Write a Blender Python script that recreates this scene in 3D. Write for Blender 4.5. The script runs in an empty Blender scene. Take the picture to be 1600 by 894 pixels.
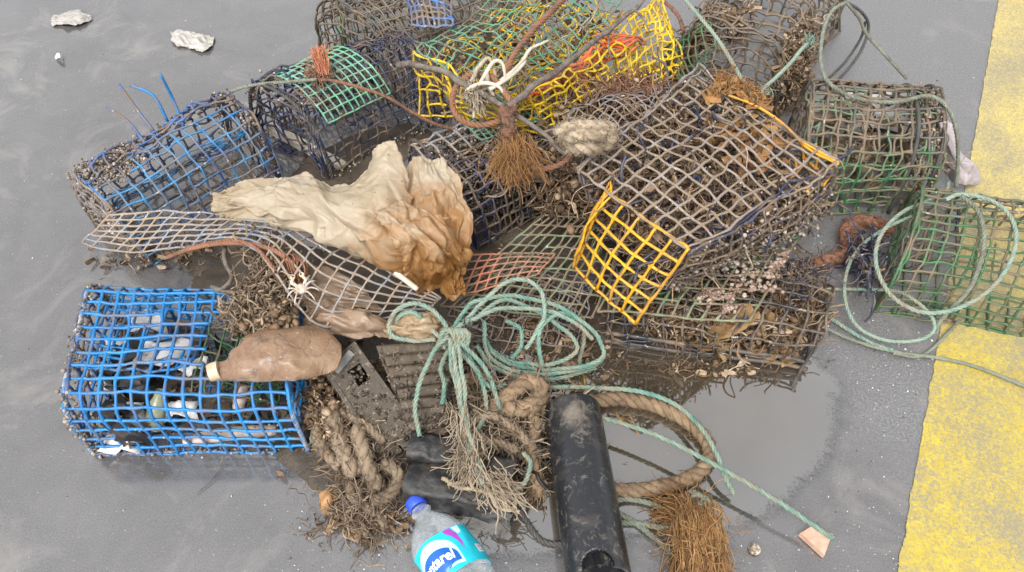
import bpy, math, random
import numpy as np
from mathutils import Vector, Matrix, noise
from mathutils.bvhtree import BVHTree

random.seed(7)
RNG = np.random.default_rng(7)
scene = bpy.context.scene
COL = scene.collection
R = math.radians

# ------------------------------------------------------------------ camera
CAM_H, PITCH, HT = 1.2, R(52), math.tan(R(33))
cam_data = bpy.data.cameras.new("camera")
cam_data.sensor_width = 36
cam_data.lens = 18 / HT
cam_data.clip_start = 0.01
cam_data.clip_end = 200
cam = bpy.data.objects.new("camera", cam_data)
cam.location = (0, 0, CAM_H)
cam.rotation_euler = (R(90) - PITCH, 0, 0)
COL.objects.link(cam)
scene.camera = cam


def ray(px, py):
    x = (px - 800) / 800 * HT
    y = -(py - 447) / 800 * HT
    return np.array((x, math.cos(PITCH) + y * math.sin(PITCH), -math.sin(PITCH) + y * math.cos(PITCH)))


def P(px, py, z=0.0):
    """measured picture position + real height above ground -> place in the world (metres)"""
    d = ray(px, py)
    k = (z - CAM_H) / d[2]
    return np.array((d[0] * k, d[1] * k, z))


# ------------------------------------------------------------------ proxies so that ropes lie ON the pile
PROXY_V, PROXY_F = [], []
_bvh = [None]


def add_proxy(grid):
    n, m, _ = grid.shape
    o = len(PROXY_V)
    for p in grid.reshape(-1, 3):
        PROXY_V.append(Vector(p))
    for i in range(n - 1):
        for j in range(m - 1):
            a = o + i * m + j
            PROXY_F.append((a, a + 1, a + m + 1, a + m))
    _bvh[0] = None


def S(px, py, off=0.006):
    if _bvh[0] is None and PROXY_F:
        _bvh[0] = BVHTree.FromPolygons(PROXY_V, PROXY_F)
    d = Vector(ray(px, py)).normalized()
    if _bvh[0] is not None:
        hit = _bvh[0].ray_cast(Vector((0, 0, CAM_H)), d)
        if hit[0] is not None and hit[0].z > 0.004:
            return np.array(hit[0] - d * off)
    return P(px, py, off)


# ------------------------------------------------------------------ mesh builder
class MB:
    def __init__(self):
        self.v, self.f, self.n = [], [], 0

    def raw(self, verts, faces):
        verts = np.asarray(verts, float).reshape(-1, 3)
        self.v.append(verts)
        for f in faces:
            self.f.append(tuple(int(i) + self.n for i in f))
        self.n += len(verts)
        return self

    def quads(self, verts, q):
        verts = np.asarray(verts, float).reshape(-1, 3)
        self.v.append(verts)
        self.f.extend(map(tuple, (np.asarray(q) + self.n).tolist()))
        self.n += len(verts)
        return self

    def tube(self, pts, rad, sides=5, cap=True):
        pts = np.asarray(pts, float)
        n = len(pts)
        if n < 2:
            return self
        rad = np.broadcast_to(np.asarray(rad, float), (n,))
        t = np.gradient(pts, axis=0)
        ln = np.linalg.norm(t, axis=1, keepdims=True)
        ln[ln < 1e-9] = 1
        t = t / ln
        u = np.zeros_like(t)
        ref = np.array((0.0, 0, 1)) if abs(t[0][2]) < 0.9 else np.array((1.0, 0, 0))
        c = np.cross(t[0], ref)
        c /= np.linalg.norm(c)
        for i in range(n):                      # parallel transport
            c = c - t[i] * np.dot(c, t[i])
            l = np.linalg.norm(c)
            c = c / l if l > 1e-6 else np.array((1.0, 0, 0))
            u[i] = c
        w = np.cross(t, u)
        a = np.linspace(0, 2 * np.pi, sides, endpoint=False)
        ring = (u[:, None, :] * np.cos(a)[None, :, None] + w[:, None, :] * np.sin(a)[None, :, None])
        v = pts[:, None, :] + ring * rad[:, None, None]
        i = np.arange(n - 1)[:, None] * sides
        k = np.arange(sides)[None, :]
        k2 = (k + 1) % sides
        q = np.stack((i + k, i + k2, i + sides + k2, i + sides + k), -1).reshape(-1, 4)
        b = self.n
        self.quads(v.reshape(-1, 3), q)
        if cap:
            self.f.append(tuple(b + j for j in range(sides))[::-1])
            self.f.append(tuple(b + (n - 1) * sides + j for j in range(sides)))
        return self

    def grid(self, g, flip=False):
        n, m, _ = g.shape
        i = np.arange(n - 1)[:, None] * m
        j = np.arange(m - 1)[None, :]
        q = np.stack((i + j, i + j + 1, i + m + j + 1, i + m + j), -1).reshape(-1, 4)
        if flip:
            q = q[:, ::-1]
        return self.quads(g.reshape(-1, 3), q)

    def box(self, c, ax, half):
        c = np.asarray(c, float)
        A = [np.asarray(a, float) for a in ax]
        vs = [c + A[0] * half[0] * x + A[1] * half[1] * y + A[2] * half[2] * z
              for x in (-1, 1) for y in (-1, 1) for z in (-1, 1)]
        return self.raw(vs, [(0, 1, 3, 2), (4, 6, 7, 5), (0, 4, 5, 1), (2, 3, 7, 6), (0, 2, 6, 4), (1, 5, 7, 3)])

    def lump(self, c, r, sub=1, rough=0.35):
        """small uneven stone / shell / growth"""
        vs, fs = ICO[sub]
        q = vs * (1 + RNG.uniform(-rough, rough, (len(vs), 1)))
        q = q * np.asarray(r)
        q = q @ rot_rand().T
        return self.raw(q + np.asarray(c), fs)

    def build(self, name, mat, parent=None, smooth=True, base=None):
        me = bpy.data.meshes.new(name)
        v = np.concatenate(self.v) if self.v else np.zeros((0, 3))
        if parent is not None and base is None:
            base = np.array(world_loc(parent))
        if base is None:
            base = np.zeros(3)
        v = v - base
        lens = np.fromiter((len(f) for f in self.f), int, len(self.f))
        me.vertices.add(len(v))
        me.vertices.foreach_set("co", v.ravel())
        me.loops.add(int(lens.sum()))
        me.loops.foreach_set("vertex_index", np.fromiter((i for f in self.f for i in f), int, int(lens.sum())))
        me.polygons.add(len(lens))
        me.polygons.foreach_set("loop_start", np.concatenate(((0,), np.cumsum(lens)[:-1])))
        me.polygons.foreach_set("loop_total", lens)
        me.polygons.foreach_set("use_smooth", np.full(len(lens), smooth))
        me.update(calc_edges=True)
        me.validate()
        me.materials.append(mat)
        o = bpy.data.objects.new(name, me)
        COL.objects.link(o)
        if parent is not None:
            o.parent = parent
        else:
            o.location = base
        return o


def world_loc(o):
    l = Vector(o.location)
    if o.parent:
        l = l + world_loc(o.parent)
    return l


def rot_rand():
    return np.array(Matrix.Rotation(random.uniform(0, 6.28), 3, Vector((random.gauss(0, 1), random.gauss(0, 1), random.gauss(0, 1) + 1e-3)).normalized()))


def _ico():
    import bmesh
    out = {}
    for s in (1, 2, 3):
        bm = bmesh.new()
        bmesh.ops.create_icosphere(bm, subdivisions=s, radius=1)
        bm.verts.index_update()
        out[s] = (np.array([v.co[:] for v in bm.verts]), [[v.index for v in f.verts] for f in bm.faces])
        bm.free()
    return out


ICO = _ico()


def tag(o, label=None, cat=None, group=None, kind=None):
    if label: o["label"] = label
    if cat: o["category"] = cat
    if group: o["group"] = group
    if kind: o["kind"] = kind
    return o


def thing(name, label, cat, loc, group=None):
    o = bpy.data.objects.new(name, None)
    o.empty_display_size = 0.05
    o.location = tuple(loc)
    COL.objects.link(o)
    return tag(o, label, cat, group)


def single(mb, name, mat, label, cat, group=None, smooth=True, kind=None):
    v = np.concatenate(mb.v)
    base = np.array(((v[:, 0].min() + v[:, 0].max()) / 2, (v[:, 1].min() + v[:, 1].max()) / 2, v[:, 2].min()))
    o = mb.build(name, mat, None, smooth, base)
    return tag(o, label, cat, group, kind)


# ------------------------------------------------------------------ materials
def new_mat(name):
    m = bpy.data.materials.new(name)
    m.use_nodes = True
    nt = m.node_tree
    nt.nodes.clear()
    out = nt.nodes.new("ShaderNodeOutputMaterial")
    b = nt.nodes.new("ShaderNodeBsdfPrincipled")
    nt.links.new(b.outputs[0], out.inputs[0])
    return m, nt, b, out


def N(nt, kind, **kw):
    n = nt.nodes.new(kind)
    for k, v in kw.items():
        if k.startswith("_"):
            setattr(n, k[1:], v)
        else:
            key = int(k[1:]) if k[0] == "i" and k[1:].isdigit() else k.replace("0", " ")
            n.inputs[key].default_value = v
    return n


def coords(nt):
    return N(nt, "ShaderNodeTexCoord").outputs["Object"]


def ntex(nt, co, scale, detail=4, rough=0.6, dist=0.0):
    n = N(nt, "ShaderNodeTexNoise")
    n.inputs["Scale"].default_value = scale
    n.inputs["Detail"].default_value = detail
    n.inputs["Roughness"].default_value = rough
    n.inputs["Distortion"].default_value = dist
    nt.links.new(co, n.inputs["Vector"])
    return n.outputs["Fac"]


def ramp(nt, fac, stops, interp="LINEAR"):
    r = N(nt, "ShaderNodeValToRGB")
    r.color_ramp.interpolation = interp
    e = r.color_ramp.elements
    while len(e) < len(stops):
        e.new(0.5)
    for k, (p, c) in enumerate(stops):
        e[k].position = p
        if not hasattr(c, "__len__"):
            c = (c, c, c)
        e[k].color = (*c[:3], 1)
    nt.links.new(fac, r.inputs[0])
    return r.outputs[0]


def mix(nt, fac, a, b, mode="MIX"):
    m = N(nt, "ShaderNodeMix")
    m.data_type = "RGBA"
    m.blend_type = mode
    for s, val in ((0, fac), (6, a), (7, b)):
        if isinstance(val, bpy.types.NodeSocket):
            nt.links.new(val, m.inputs[s])
        elif s == 0:
            m.inputs[0].default_value = val
        else:
            m.inputs[s].default_value = (*val[:3], 1)
    return m.outputs[2]


def bump(nt, b, h, strength=0.3, dist=0.002):
    n = N(nt, "ShaderNodeBump")
    n.inputs["Strength"].default_value = strength
    n.inputs["Distance"].default_value = dist
    nt.links.new(h, n.inputs["Height"])
    nt.links.new(n.outputs[0], b.inputs["Normal"])


MUD = (0.16, 0.115, 0.075)
PALE = (0.42, 0.37, 0.31)


def net_mat(name, c1, c2=None, mud=0.35, pale=0.15, mudc=MUD, palec=PALE, rough=0.42):
    """extruded plastic strand, part of it under silt and pale crust"""
    m, nt, b, _ = new_mat(name)
    co = coords(nt)
    base = c1 if c2 is None else mix(nt, ramp(nt, ntex(nt, co, 9, 3), [(0.4, 0), (0.6, 1)]), c1, c2)
    mud = min(0.75, mud * 1.2 + 0.03)
    f1 = ramp(nt, ntex(nt, co, 22, 5, 0.7), [(0.62 - 0.45 * mud, 0), (0.82 - 0.45 * mud, 1)])
    col = mix(nt, f1, base, mudc)
    f2 = ramp(nt, ntex(nt, co, 75, 3, 0.7), [(0.72 - 0.4 * pale, 0), (0.78 - 0.4 * pale, 1)])
    col = mix(nt, f2, col, palec)
    nt.links.new(col, b.inputs["Base Color"])
    rr = ramp(nt, f1, [(0, rough), (1, 0.75)])
    nt.links.new(rr, b.inputs["Roughness"])
    bump(nt, b, ntex(nt, co, 420, 3), 0.5, 0.0012)
    return m


def rope_mat(name, c1, c2, c3=None, scale=30, rough=0.8):
    m, nt, b, _ = new_mat(name)
    co = coords(nt)
    col = mix(nt, ramp(nt, ntex(nt, co, scale, 4), [(0.36, 0), (0.64, 1)]), c1, c2)
    if c3:
        col = mix(nt, ramp(nt, ntex(nt, co, scale * 0.5, 6, 0.75), [(0.45, 0), (0.62, 1)]), col, c3)
    g = N(nt, "ShaderNodeNewGeometry")
    v = ramp(nt, g.outputs["Random Per Island"], [(0, 0.7), (1, 1.0)])
    col = mix(nt, 1.0, col, v, "MULTIPLY")
    nt.links.new(col, b.inputs["Base Color"])
    b.inputs["Roughness"].default_value = rough
    bump(nt, b, ntex(nt, co, 700, 3), 0.5, 0.001)
    return m


def island_mat(name, stops, rough=0.7, grime=0.5):
    m, nt, b, _ = new_mat(name)
    g = N(nt, "ShaderNodeNewGeometry")
    col = ramp(nt, g.outputs["Random Per Island"], stops)
    co = coords(nt)
    col = mix(nt, 1.0, col, ramp(nt, ntex(nt, co, 120, 4), [(0.3, 1 - grime), (0.65, 1)]), "MULTIPLY")
    nt.links.new(col, b.inputs["Base Color"])
    b.inputs["Roughness"].default_value = rough
    return m


def plain_mat(name, c1, c2, scale=40, rough=0.5, bumps=0.3, bscale=300, lo=0.4, hi=0.6, spec=0.5):
    m, nt, b, _ = new_mat(name)
    co = coords(nt)
    col = mix(nt, ramp(nt, ntex(nt, co, scale, 6, 0.65), [(lo, 0), (hi, 1)]), c1, c2)
    nt.links.new(col, b.inputs["Base Color"])
    b.inputs["Roughness"].default_value = rough
    b.inputs["Specular IOR Level"].default_value = spec
    bump(nt, b, ntex(nt, co, bscale, 4), bumps, 0.002)
    return m


# ------------------------------------------------------------------ shape generators
def nz(p, f, seed=0.0):
    return np.array(noise.noise_vector(Vector((p[0] * f + seed, p[1] * f + seed * 1.7, p[2] * f - seed))))


def net(mb, Sf, nu, nv, r=0.0022, warp=0.006, wf=7, seed=0, drop=0.02, sub=3, knot=1.4, ragged=0.0, sides=5, mask=None, edge=True):
    """extruded net: strands both ways over Sf(u,v); the same warp moves both so they still meet"""
    r = r * 0.87
    warp = warp * 1.2

    def pt(u, v):
        p = np.asarray(Sf(u, v), float)
        return p + nz(p, wf, seed) * warp + nz(p, 40, seed + 9) * warp * 0.35
    for a in (0, 1):
        n_lines, n_cells = (nu, nv) if a == 0 else (nv, nu)
        for i in range(n_lines + 1):
            if not edge and i in (0, n_lines):
                continue
            run, rr = [], []
            lo = 0 if random.random() > ragged else random.uniform(0, 0.15)
            hi = 1 if random.random() > ragged else random.uniform(0.8, 1)
            for k in range(n_cells):
                t0, t1 = k / n_cells, (k + 1) / n_cells
                s = i / n_lines
                mid = (s, (t0 + t1) / 2) if a == 0 else ((t0 + t1) / 2, s)
                gone = (random.random() < drop and 0 < i < n_lines) or t0 < lo - 1e-6 or t1 > hi + 1e-6 or (mask and not mask(*mid))
                if gone:
                    if len(run) > 1: mb.tube(run, rr, sides)
                    run, rr = [], []
                    continue
                for q in range(0 if not run else 1, sub + 1):
                    t = t0 + (t1 - t0) * q / sub
                    run.append(pt(s, t) if a == 0 else pt(t, s))
                    rr.append(r * (knot if q in (0, sub) else 1.0) * (1 + 0.12 * math.sin(37 * t + 11 * s + seed)))
            if len(run) > 1: mb.tube(run, rr, sides)
    return mb


def bil(a, b, c, d, bulge=(0, 0, 0), sag=0.0):
    """four corners a(0,0) b(1,0) c(1,1) d(0,1); bulge moves the middle"""
    a, b, c, d = (np.asarray(x, float) for x in (a, b, c, d))
    bulge = np.asarray(bulge, float)

    def f(u, v):
        p = (a * (1 - u) + b * u) * (1 - v) + (d * (1 - u) + c * u) * v
        return p + bulge * (4 * u * (1 - u)) * max(0.0, 4 * v * (1 - v)) ** 0.7
    return f


def sample(Sf, n=9, m=9):
    return np.array([[Sf(i / (n - 1), j / (m - 1)) for j in range(m)] for i in range(n)])


def crust(mb, Sf, n, size=0.004, where=None, spread=0.003):
    """barnacles and shell grit along the strands"""
    for _ in range(n):
        u, v = random.random(), random.random()
        if where and not where(u, v):
            continue
        p = np.asarray(Sf(u, v), float) + RNG.normal(0, spread, 3)
        s = size * random.uniform(0.4, 1.2)
        mb.lump(p, (s, s, s * 0.8), 1, 0.3)
    return mb


def tunnel(base, H, ex=2.0, lean=(0, 0, 0)):
    """base = A,B (first end) C,D (far end; B-C and A-D are the long sides). returns cover(u along,v across), end0, end1, floor"""
    A, B, C, D = (np.asarray(x, float) for x in base)
    up = np.cross(B - A, C - B)
    up /= np.linalg.norm(up)
    if up[2] < 0: up = -up
    lean = np.asarray(lean, float)

    W0 = np.linalg.norm(B - A)
    th = np.linspace(math.pi, 0, 241)
    cc, ss = np.cos(th), np.sin(th)
    tx = (np.sign(cc) * np.abs(cc) ** (2 / ex) + 1) / 2
    tz = np.abs(ss) ** (2 / ex)
    al = np.concatenate(((0,), np.cumsum(np.hypot(np.diff(tx) * W0, np.diff(tz) * H))))
    al /= al[-1]

    def arch(v):
        return float(np.interp(v, al, tx)), float(np.interp(v, al, tz))

    def at(u, x, z):
        return (A * (1 - x) + B * x) * (1 - u) + (D * (1 - x) + C * x) * u + up * (H * z) + lean * z

    def cover(u, v):
        x, z = arch(v)
        return at(u, x, z)

    def end(k):
        def f(u, v):
            x = u
            zmax = max(0.0, 1 - abs(2 * x - 1) ** ex) ** (1 / ex)
            return at(k, x, zmax * v)
        return f

    def floor(u, v):
        return at(u, v, 0.012)
    return cover, end(0), end(1), floor


def catmull(pts, per=12):
    pts = [np.asarray(p, float) for p in pts]
    if len(pts) < 3:
        return np.array([pts[0] * (1 - t) + pts[-1] * t for t in np.linspace(0, 1, per + 1)])
    e = [2 * pts[0] - pts[1]] + pts + [2 * pts[-1] - pts[-2]]
    out = []
    for i in range(1, len(e) - 2):
        for k in range(per):
            t = k / per
            a, b, c, d = e[i - 1:i + 3]
            out.append(0.5 * (2 * b + (c - a) * t + (2 * a - 5 * b + 4 * c - d) * t * t + (3 * b - a - 3 * c + d) * t ** 3))
    out.append(pts[-1])
    return np.array(out)


def resample(path, step):
    seg = np.linalg.norm(np.diff(path, axis=0), axis=1)
    s = np.concatenate(((0,), np.cumsum(seg)))
    n = max(3, int(s[-1] / step))
    q = np.linspace(0, s[-1], n)
    return np.stack([np.interp(q, s, path[:, k]) for k in range(3)], 1)


def path_px(pts, off=0.006, smooth=2):
    out = []
    for p in pts:
        out.append(S(p[0], p[1], off) if len(p) == 2 else P(*p))
    return np.array(out)


def frames(path):
    t = np.gradient(path, axis=0)
    t /= np.maximum(np.linalg.norm(t, axis=1, keepdims=True), 1e-9)
    u = np.zeros_like(t)
    c = np.cross(t[0], (0, 0, 1.0) if abs(t[0][2]) < 0.9 else (1.0, 0, 0))
    for i in range(len(path)):
        c = c - t[i] * np.dot(c, t[i])
        c /= max(np.linalg.norm(c), 1e-9)
        u[i] = c
    return t, u, np.cross(t, u)


def rope(mb, ctrl, rad, pitch=None, strands=3, fuzz=0, fuzzlen=0.008, per=12, sides=6, wob=0.0, taper=None):
    """laid rope: strands twisted round a smooth path"""
    pitch = pitch or rad * 7
    path = resample(catmull(ctrl, per), max(pitch / 8, 0.0012))
    if wob:
        path = path + np.array([nz(p, 30, 3) * wob for p in path])
    t, u, w = frames(path)
    n = len(path)
    s = np.concatenate(((0,), np.cumsum(np.linalg.norm(np.diff(path, axis=0), axis=1))))
    k = np.ones(n) if taper is None else taper(np.linspace(0, 1, n))
    if strands == 1:
        mb.tube(path, rad * k, 8)
    else:
        for i in range(strands):
            a = 2 * np.pi * (i / strands) + 2 * np.pi * s / pitch
            off = (u * np.cos(a)[:, None] + w * np.sin(a)[:, None]) * (rad * 0.5 * k)[:, None]
            mb.tube(path + off, rad * 0.56 * k, sides)
    for _ in range(fuzz):
        i = random.randrange(n)
        a = random.uniform(0, 6.283)
        d = u[i] * math.cos(a) + w[i] * math.sin(a)
        p0 = path[i] + d * rad * 0.9 * k[i]
        L = fuzzlen * random.uniform(0.4, 1.3)
        p1 = p0 + (d * 0.6 + t[i] * random.uniform(-1, 1)) * L * 0.5
        p2 = p1 + (d * 0.2 + t[i] * random.uniform(-1, 1) + RNG.normal(0, 0.5, 3)) * L * 0.5
        mb.tube([p0, p1, p2], [0.0005, 0.0004, 0.00025], 3, False)
    return path


def tuft(mb, p0, direction, n, length, spread=0.4, r=0.0007, curl=0.25, root=0.006):
    """frayed end: loose yarns leaving one point"""
    d0 = np.asarray(direction, float)
    d0 /= np.linalg.norm(d0)
    for _ in range(n):
        d = d0 + RNG.normal(0, spread, 3)
        d /= np.linalg.norm(d)
        q = np.asarray(p0, float) + RNG.normal(0, root, 3)
        pts = [q]
        L = length * random.uniform(0.5, 1.1)
        for k in range(5):
            d = d + RNG.normal(0, curl, 3) + np.array((0, 0, -0.08))
            d /= np.linalg.norm(d)
            q = q + d * L / 5
            q[2] = max(q[2], 0.002)
            pts.append(q)
        mb.tube(catmull(pts, 2), r * random.uniform(0.6, 1.4), 3, False)
    return mb


def tangle(mb, pick, n, length=0.06, r=0.0012, curl=0.8, sides=4, floor=0.002):
    """loose curly strands; pick() gives a start point"""
    for _ in range(n):
        q = np.asarray(pick(), float)
        d = RNG.normal(0, 1, 3)
        d /= np.linalg.norm(d)
        L = length * random.uniform(0.3, 1.3)
        pts = [q]
        for k in range(5):
            d = d + RNG.normal(0, curl, 3)
            d /= np.linalg.norm(d)
            q = q + d * L / 5
            q[2] = max(q[2], floor)
            pts.append(q)
        mb.tube(catmull(pts, 3), r * random.uniform(0.5, 1.5), sides, False)
    return mb


def flakes(mb, pick, n, size=0.012):
    """torn weed, leaf and shell pieces: bent three-by-two sheets"""
    for _ in range(n):
        c = np.asarray(pick(), float)
        M = rot_rand()
        a, b = size * random.uniform(0.4, 1.4), size * random.uniform(0.25, 0.7)
        g = np.array([[(x * a, y * b * (1 - 0.5 * abs(x)) + random.gauss(0, 0.1) * b, (x * x) * a * random.uniform(-.4, .5)) for y in (-1, 0, 1)] for x in (-1, -0.3, 0.4, 1)])
        g = g @ M.T + c
        g[..., 2] = np.maximum(g[..., 2], 0.002)
        mb.grid(g)
    return mb


def clods(mb, pick, n, size=0.006):
    for _ in range(n):
        s = size * random.uniform(0.35, 1.3)
        mb.lump(pick(), (s, s * random.uniform(.5, 1), s * random.uniform(.4, .9)), 1, 0.4)
    return mb


def in_quad(a, b, c, d, z0=None, z1=None, gauss=0.0):
    f = bil(a, b, c, d)

    def pick():
        p = np.array(f(random.random(), random.random()))
        if z0 is not None:
            p[2] = random.uniform(z0, z1)
        return p + (RNG.normal(0, gauss, 3) if gauss else 0)
    return pick


def facets(nu, nv, npts, rng, aspect=1.0):
    """crumpled-paper height field: flat facets meeting in sharp folds"""
    import mathutils.geometry as mg
    pts = rng.uniform(-0.05, 1.05, (npts, 2))
    pts = np.vstack((pts, [(-.3, -.3), (1.3, -.3), (1.3, 1.3), (-.3, 1.3)]))
    hts = rng.uniform(-1, 1, len(pts))
    ang = rng.uniform(0, math.pi)
    ca, sa = math.cos(ang), math.sin(ang)
    T = np.array(((ca * aspect, sa * aspect), (-sa, ca)))
    q = pts @ T.T
    vs, _, fs, ov, _, _ = mg.delaunay_2d_cdt([Vector(p) for p in q], [], [], 0, 1e-7)
    hv = [hts[o[0]] if len(o) else 0.0 for o in ov]
    uu, vv = np.meshgrid(np.linspace(0, 1, nu), np.linspace(0, 1, nv), indexing="ij")
    g = np.stack((uu, vv), -1).reshape(-1, 2) @ T.T
    out = np.zeros(len(g))
    for f in fs:
        a, b_, c = (np.array(vs[k][:]) for k in f)
        d = (b_[1] - c[1]) * (a[0] - c[0]) + (c[0] - b_[0]) * (a[1] - c[1])
        if abs(d) < 1e-12: continue
        l0 = ((b_[1] - c[1]) * (g[:, 0] - c[0]) + (c[0] - b_[0]) * (g[:, 1] - c[1])) / d
        l1 = ((c[1] - a[1]) * (g[:, 0] - c[0]) + (a[0] - c[0]) * (g[:, 1] - c[1])) / d
        l2 = 1 - l0 - l1
        m = (l0 >= -1e-6) & (l1 >= -1e-6) & (l2 >= -1e-6)
        out[m] = l0[m] * hv[f[0]] + l1[m] * hv[f[1]] + l2[m] * hv[f[2]]
    return out.reshape(nu, nv)


def sheet(ctrl, nu, nv, crease=0.006, cf=40, seed=0, fine=0.0006, ruffle=0.0):
    """crumpled film: rows of control points (world) -> surface with sharp folds; cf = number of large facets"""
    ctrl = np.asarray(ctrl, float)
    rows = np.array([resample_n(catmull(r, 10), nv) for r in ctrl])
    g = np.array([resample_n(catmull(rows[:, j], 10), nu) for j in range(nv)]).transpose(1, 0, 2)
    rng = np.random.default_rng(seed)
    h = facets(nu, nv, int(cf), rng, 1.5) + 0.55 * facets(nu, nv, int(cf * 3), rng, 1.6) + 0.30 * facets(nu, nv, int(cf * 10), rng, 1.2)
    du = np.gradient(g, axis=0)
    dv = np.gradient(g, axis=1)
    nrm = np.cross(du, dv)
    nrm /= np.maximum(np.linalg.norm(nrm, axis=2, keepdims=True), 1e-9)
    out = g + nrm * (h * crease)[..., None]
    tang = du / np.maximum(np.linalg.norm(du, axis=2, keepdims=True), 1e-9)
    out = out + tang * (facets(nu, nv, int(cf * 2), rng) * crease * .5)[..., None]
    for i in range(nu):
        for j in range(nv):
            p = g[i, j]
            e = min(i, nu - 1 - i, j, nv - 1 - j) / 5
            out[i, j] += nrm[i, j] * (nz(p, 90, seed)[0] * fine)
            if e < 1:
                out[i, j] += nz(p, 45, seed + 4) * ruffle * (1 - e) + nz(p, 150, seed + 6) * ruffle * .4 * (1 - e)
    out[..., 2] = np.maximum(out[..., 2], 0.003)
    return out


def resample_n(path, n):
    seg = np.linalg.norm(np.diff(path, axis=0), axis=1)
    s = np.concatenate(((0,), np.cumsum(seg)))
    q = np.linspace(0, s[-1], n)
    return np.stack([np.interp(q, s, path[:, k]) for k in range(3)], 1)


def thick(g, th):
    """two-sided sheet with closed rim"""
    du = np.gradient(g, axis=0)
    dv = np.gradient(g, axis=1)
    nrm = np.cross(du, dv)
    nrm /= np.maximum(np.linalg.norm(nrm, axis=2, keepdims=True), 1e-9)
    mb = MB()
    a, b = g + nrm * th / 2, g - nrm * th / 2
    n, m, _ = g.shape
    mb.grid(a)
    o = mb.n
    mb.grid(b, True)
    rim = [(0, j) for j in range(m)] + [(i, m - 1) for i in range(1, n)] + [(n - 1, j) for j in range(m - 2, -1, -1)] + [(i, 0) for i in range(n - 2, 0, -1)]
    for k in range(len(rim)):
        i0 = rim[k][0] * m + rim[k][1]
        i1 = rim[(k + 1) % len(rim)][0] * m + rim[(k + 1) % len(rim)][1]
        mb.f.append((i0, i0 + o, i1 + o, i1))
    return mb
# ================================================================== sky and light
world = bpy.data.worlds.new("World")
scene.world = world
world.use_nodes = True
wn = world.node_tree
bg = wn.nodes["Background"]
sky = wn.nodes.new("ShaderNodeTexSky")
sky.sky_type = "NISHITA"
sky.sun_disc = False
sky.sun_elevation = R(58)
sky.sun_rotation = R(200)
sky.air_density = 1.0
sky.dust_density = 3.0
tc = wn.nodes.new("ShaderNodeTexCoord")
hs = wn.nodes.new("ShaderNodeHueSaturation")
hs.inputs["Saturation"].default_value = 0.05            # closed cloud cover
wn.links.new(sky.outputs[0], hs.inputs["Color"])
cl = wn.nodes.new("ShaderNodeTexNoise")
cl.inputs["Scale"].default_value = 2.2
cl.inputs["Detail"].default_value = 5
wn.links.new(tc.outputs["Generated"], cl.inputs["Vector"])
cr = wn.nodes.new("ShaderNodeValToRGB")
cr.color_ramp.elements[0].position = 0.3
cr.color_ramp.elements[0].color = (0.72, 0.74, 0.78, 1)
cr.color_ramp.elements[1].position = 0.7
cr.color_ramp.elements[1].color = (1.15, 1.15, 1.15, 1)
wn.links.new(cl.outputs["Fac"], cr.inputs[0])
mx = wn.nodes.new("ShaderNodeMix")
mx.data_type = "RGBA"
mx.blend_type = "MULTIPLY"
mx.inputs[0].default_value = 1
wn.links.new(hs.outputs[0], mx.inputs[6])
wn.links.new(cr.outputs[0], mx.inputs[7])
wn.links.new(mx.outputs[2], bg.inputs["Color"])
bg.inputs["Strength"].default_value = 0.15
sun = bpy.data.lights.new("sun", "SUN")
sun.energy = 1.3
sun.angle = R(28)
sun.color = (1.0, 0.97, 0.93)
so = bpy.data.objects.new("sun", sun)
# sun high, behind the camera and a little to the left
az, el = R(200), R(58)
dirv = Vector((math.sin(az) * math.cos(el), math.cos(az) * math.cos(el), math.sin(el)))
so.rotation_euler = dirv.to_track_quat("Z", "Y").to_euler()
so.location = (0, 0, 5)
COL.objects.link(so)
scene.view_settings.view_transform = "Standard"
scene.view_settings.look = "None"
scene.view_settings.gamma = 1
scene.view_settings.exposure = 1.15

# ================================================================== ground
def asphalt(nt, co, b, dry_bias=0.0):
    fine = ntex(nt, co, 260, 4, 0.75)
    mid = ntex(nt, co, 60, 4)
    big = ntex(nt, co, 2.3, 5, 0.6, 0.6)
    base = ramp(nt, fine, [(0.34, (0.060, 0.057, 0.057)), (0.5, (0.105, 0.101, 0.101)), (0.68, (0.21, 0.205, 0.20))])
    wetc = ramp(nt, ntex(nt, co, 9, 6, 0.65, 0.5), [(0.3, (0.074, 0.070, 0.069)), (0.7, (0.108, 0.103, 0.102))])
    wetc = mix(nt, 1.0, wetc, ramp(nt, ntex(nt, co, 420, 3, 0.7), [(0.35, 0.72), (0.5, 1.0), (0.66, 1.35)]), "MULTIPLY")
    sep = N(nt, "ShaderNodeSeparateXYZ")
    nt.links.new(co, sep.inputs[0])
    # wet on the left, drained on the right (ground position, metres)
    m1 = N(nt, "ShaderNodeMath", _operation="MULTIPLY_ADD")
    m1.inputs[1].default_value = 0.55
    m1.inputs[2].default_value = 0.06 + dry_bias
    nt.links.new(sep.outputs[0], m1.inputs[0])
    m2 = N(nt, "ShaderNodeMath", _operation="MULTIPLY_ADD")
    m2.inputs[1].default_value = 0.8
    nt.links.new(big, m2.inputs[0])
    nt.links.new(m1.outputs[0], m2.inputs[2])
    m3 = N(nt, "ShaderNodeMath", _operation="MULTIPLY_ADD")     # and wetter towards the near edge
    m3.inputs[1].default_value = 0.30
    nt.links.new(sep.outputs[1], m3.inputs[0])
    nt.links.new(m2.outputs[0], m3.inputs[2])
    dry = ramp(nt, m3.outputs[0], [(0.88, 0), (1.40, 1)])
    return base, wetc, dry, fine, mid, big


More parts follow.
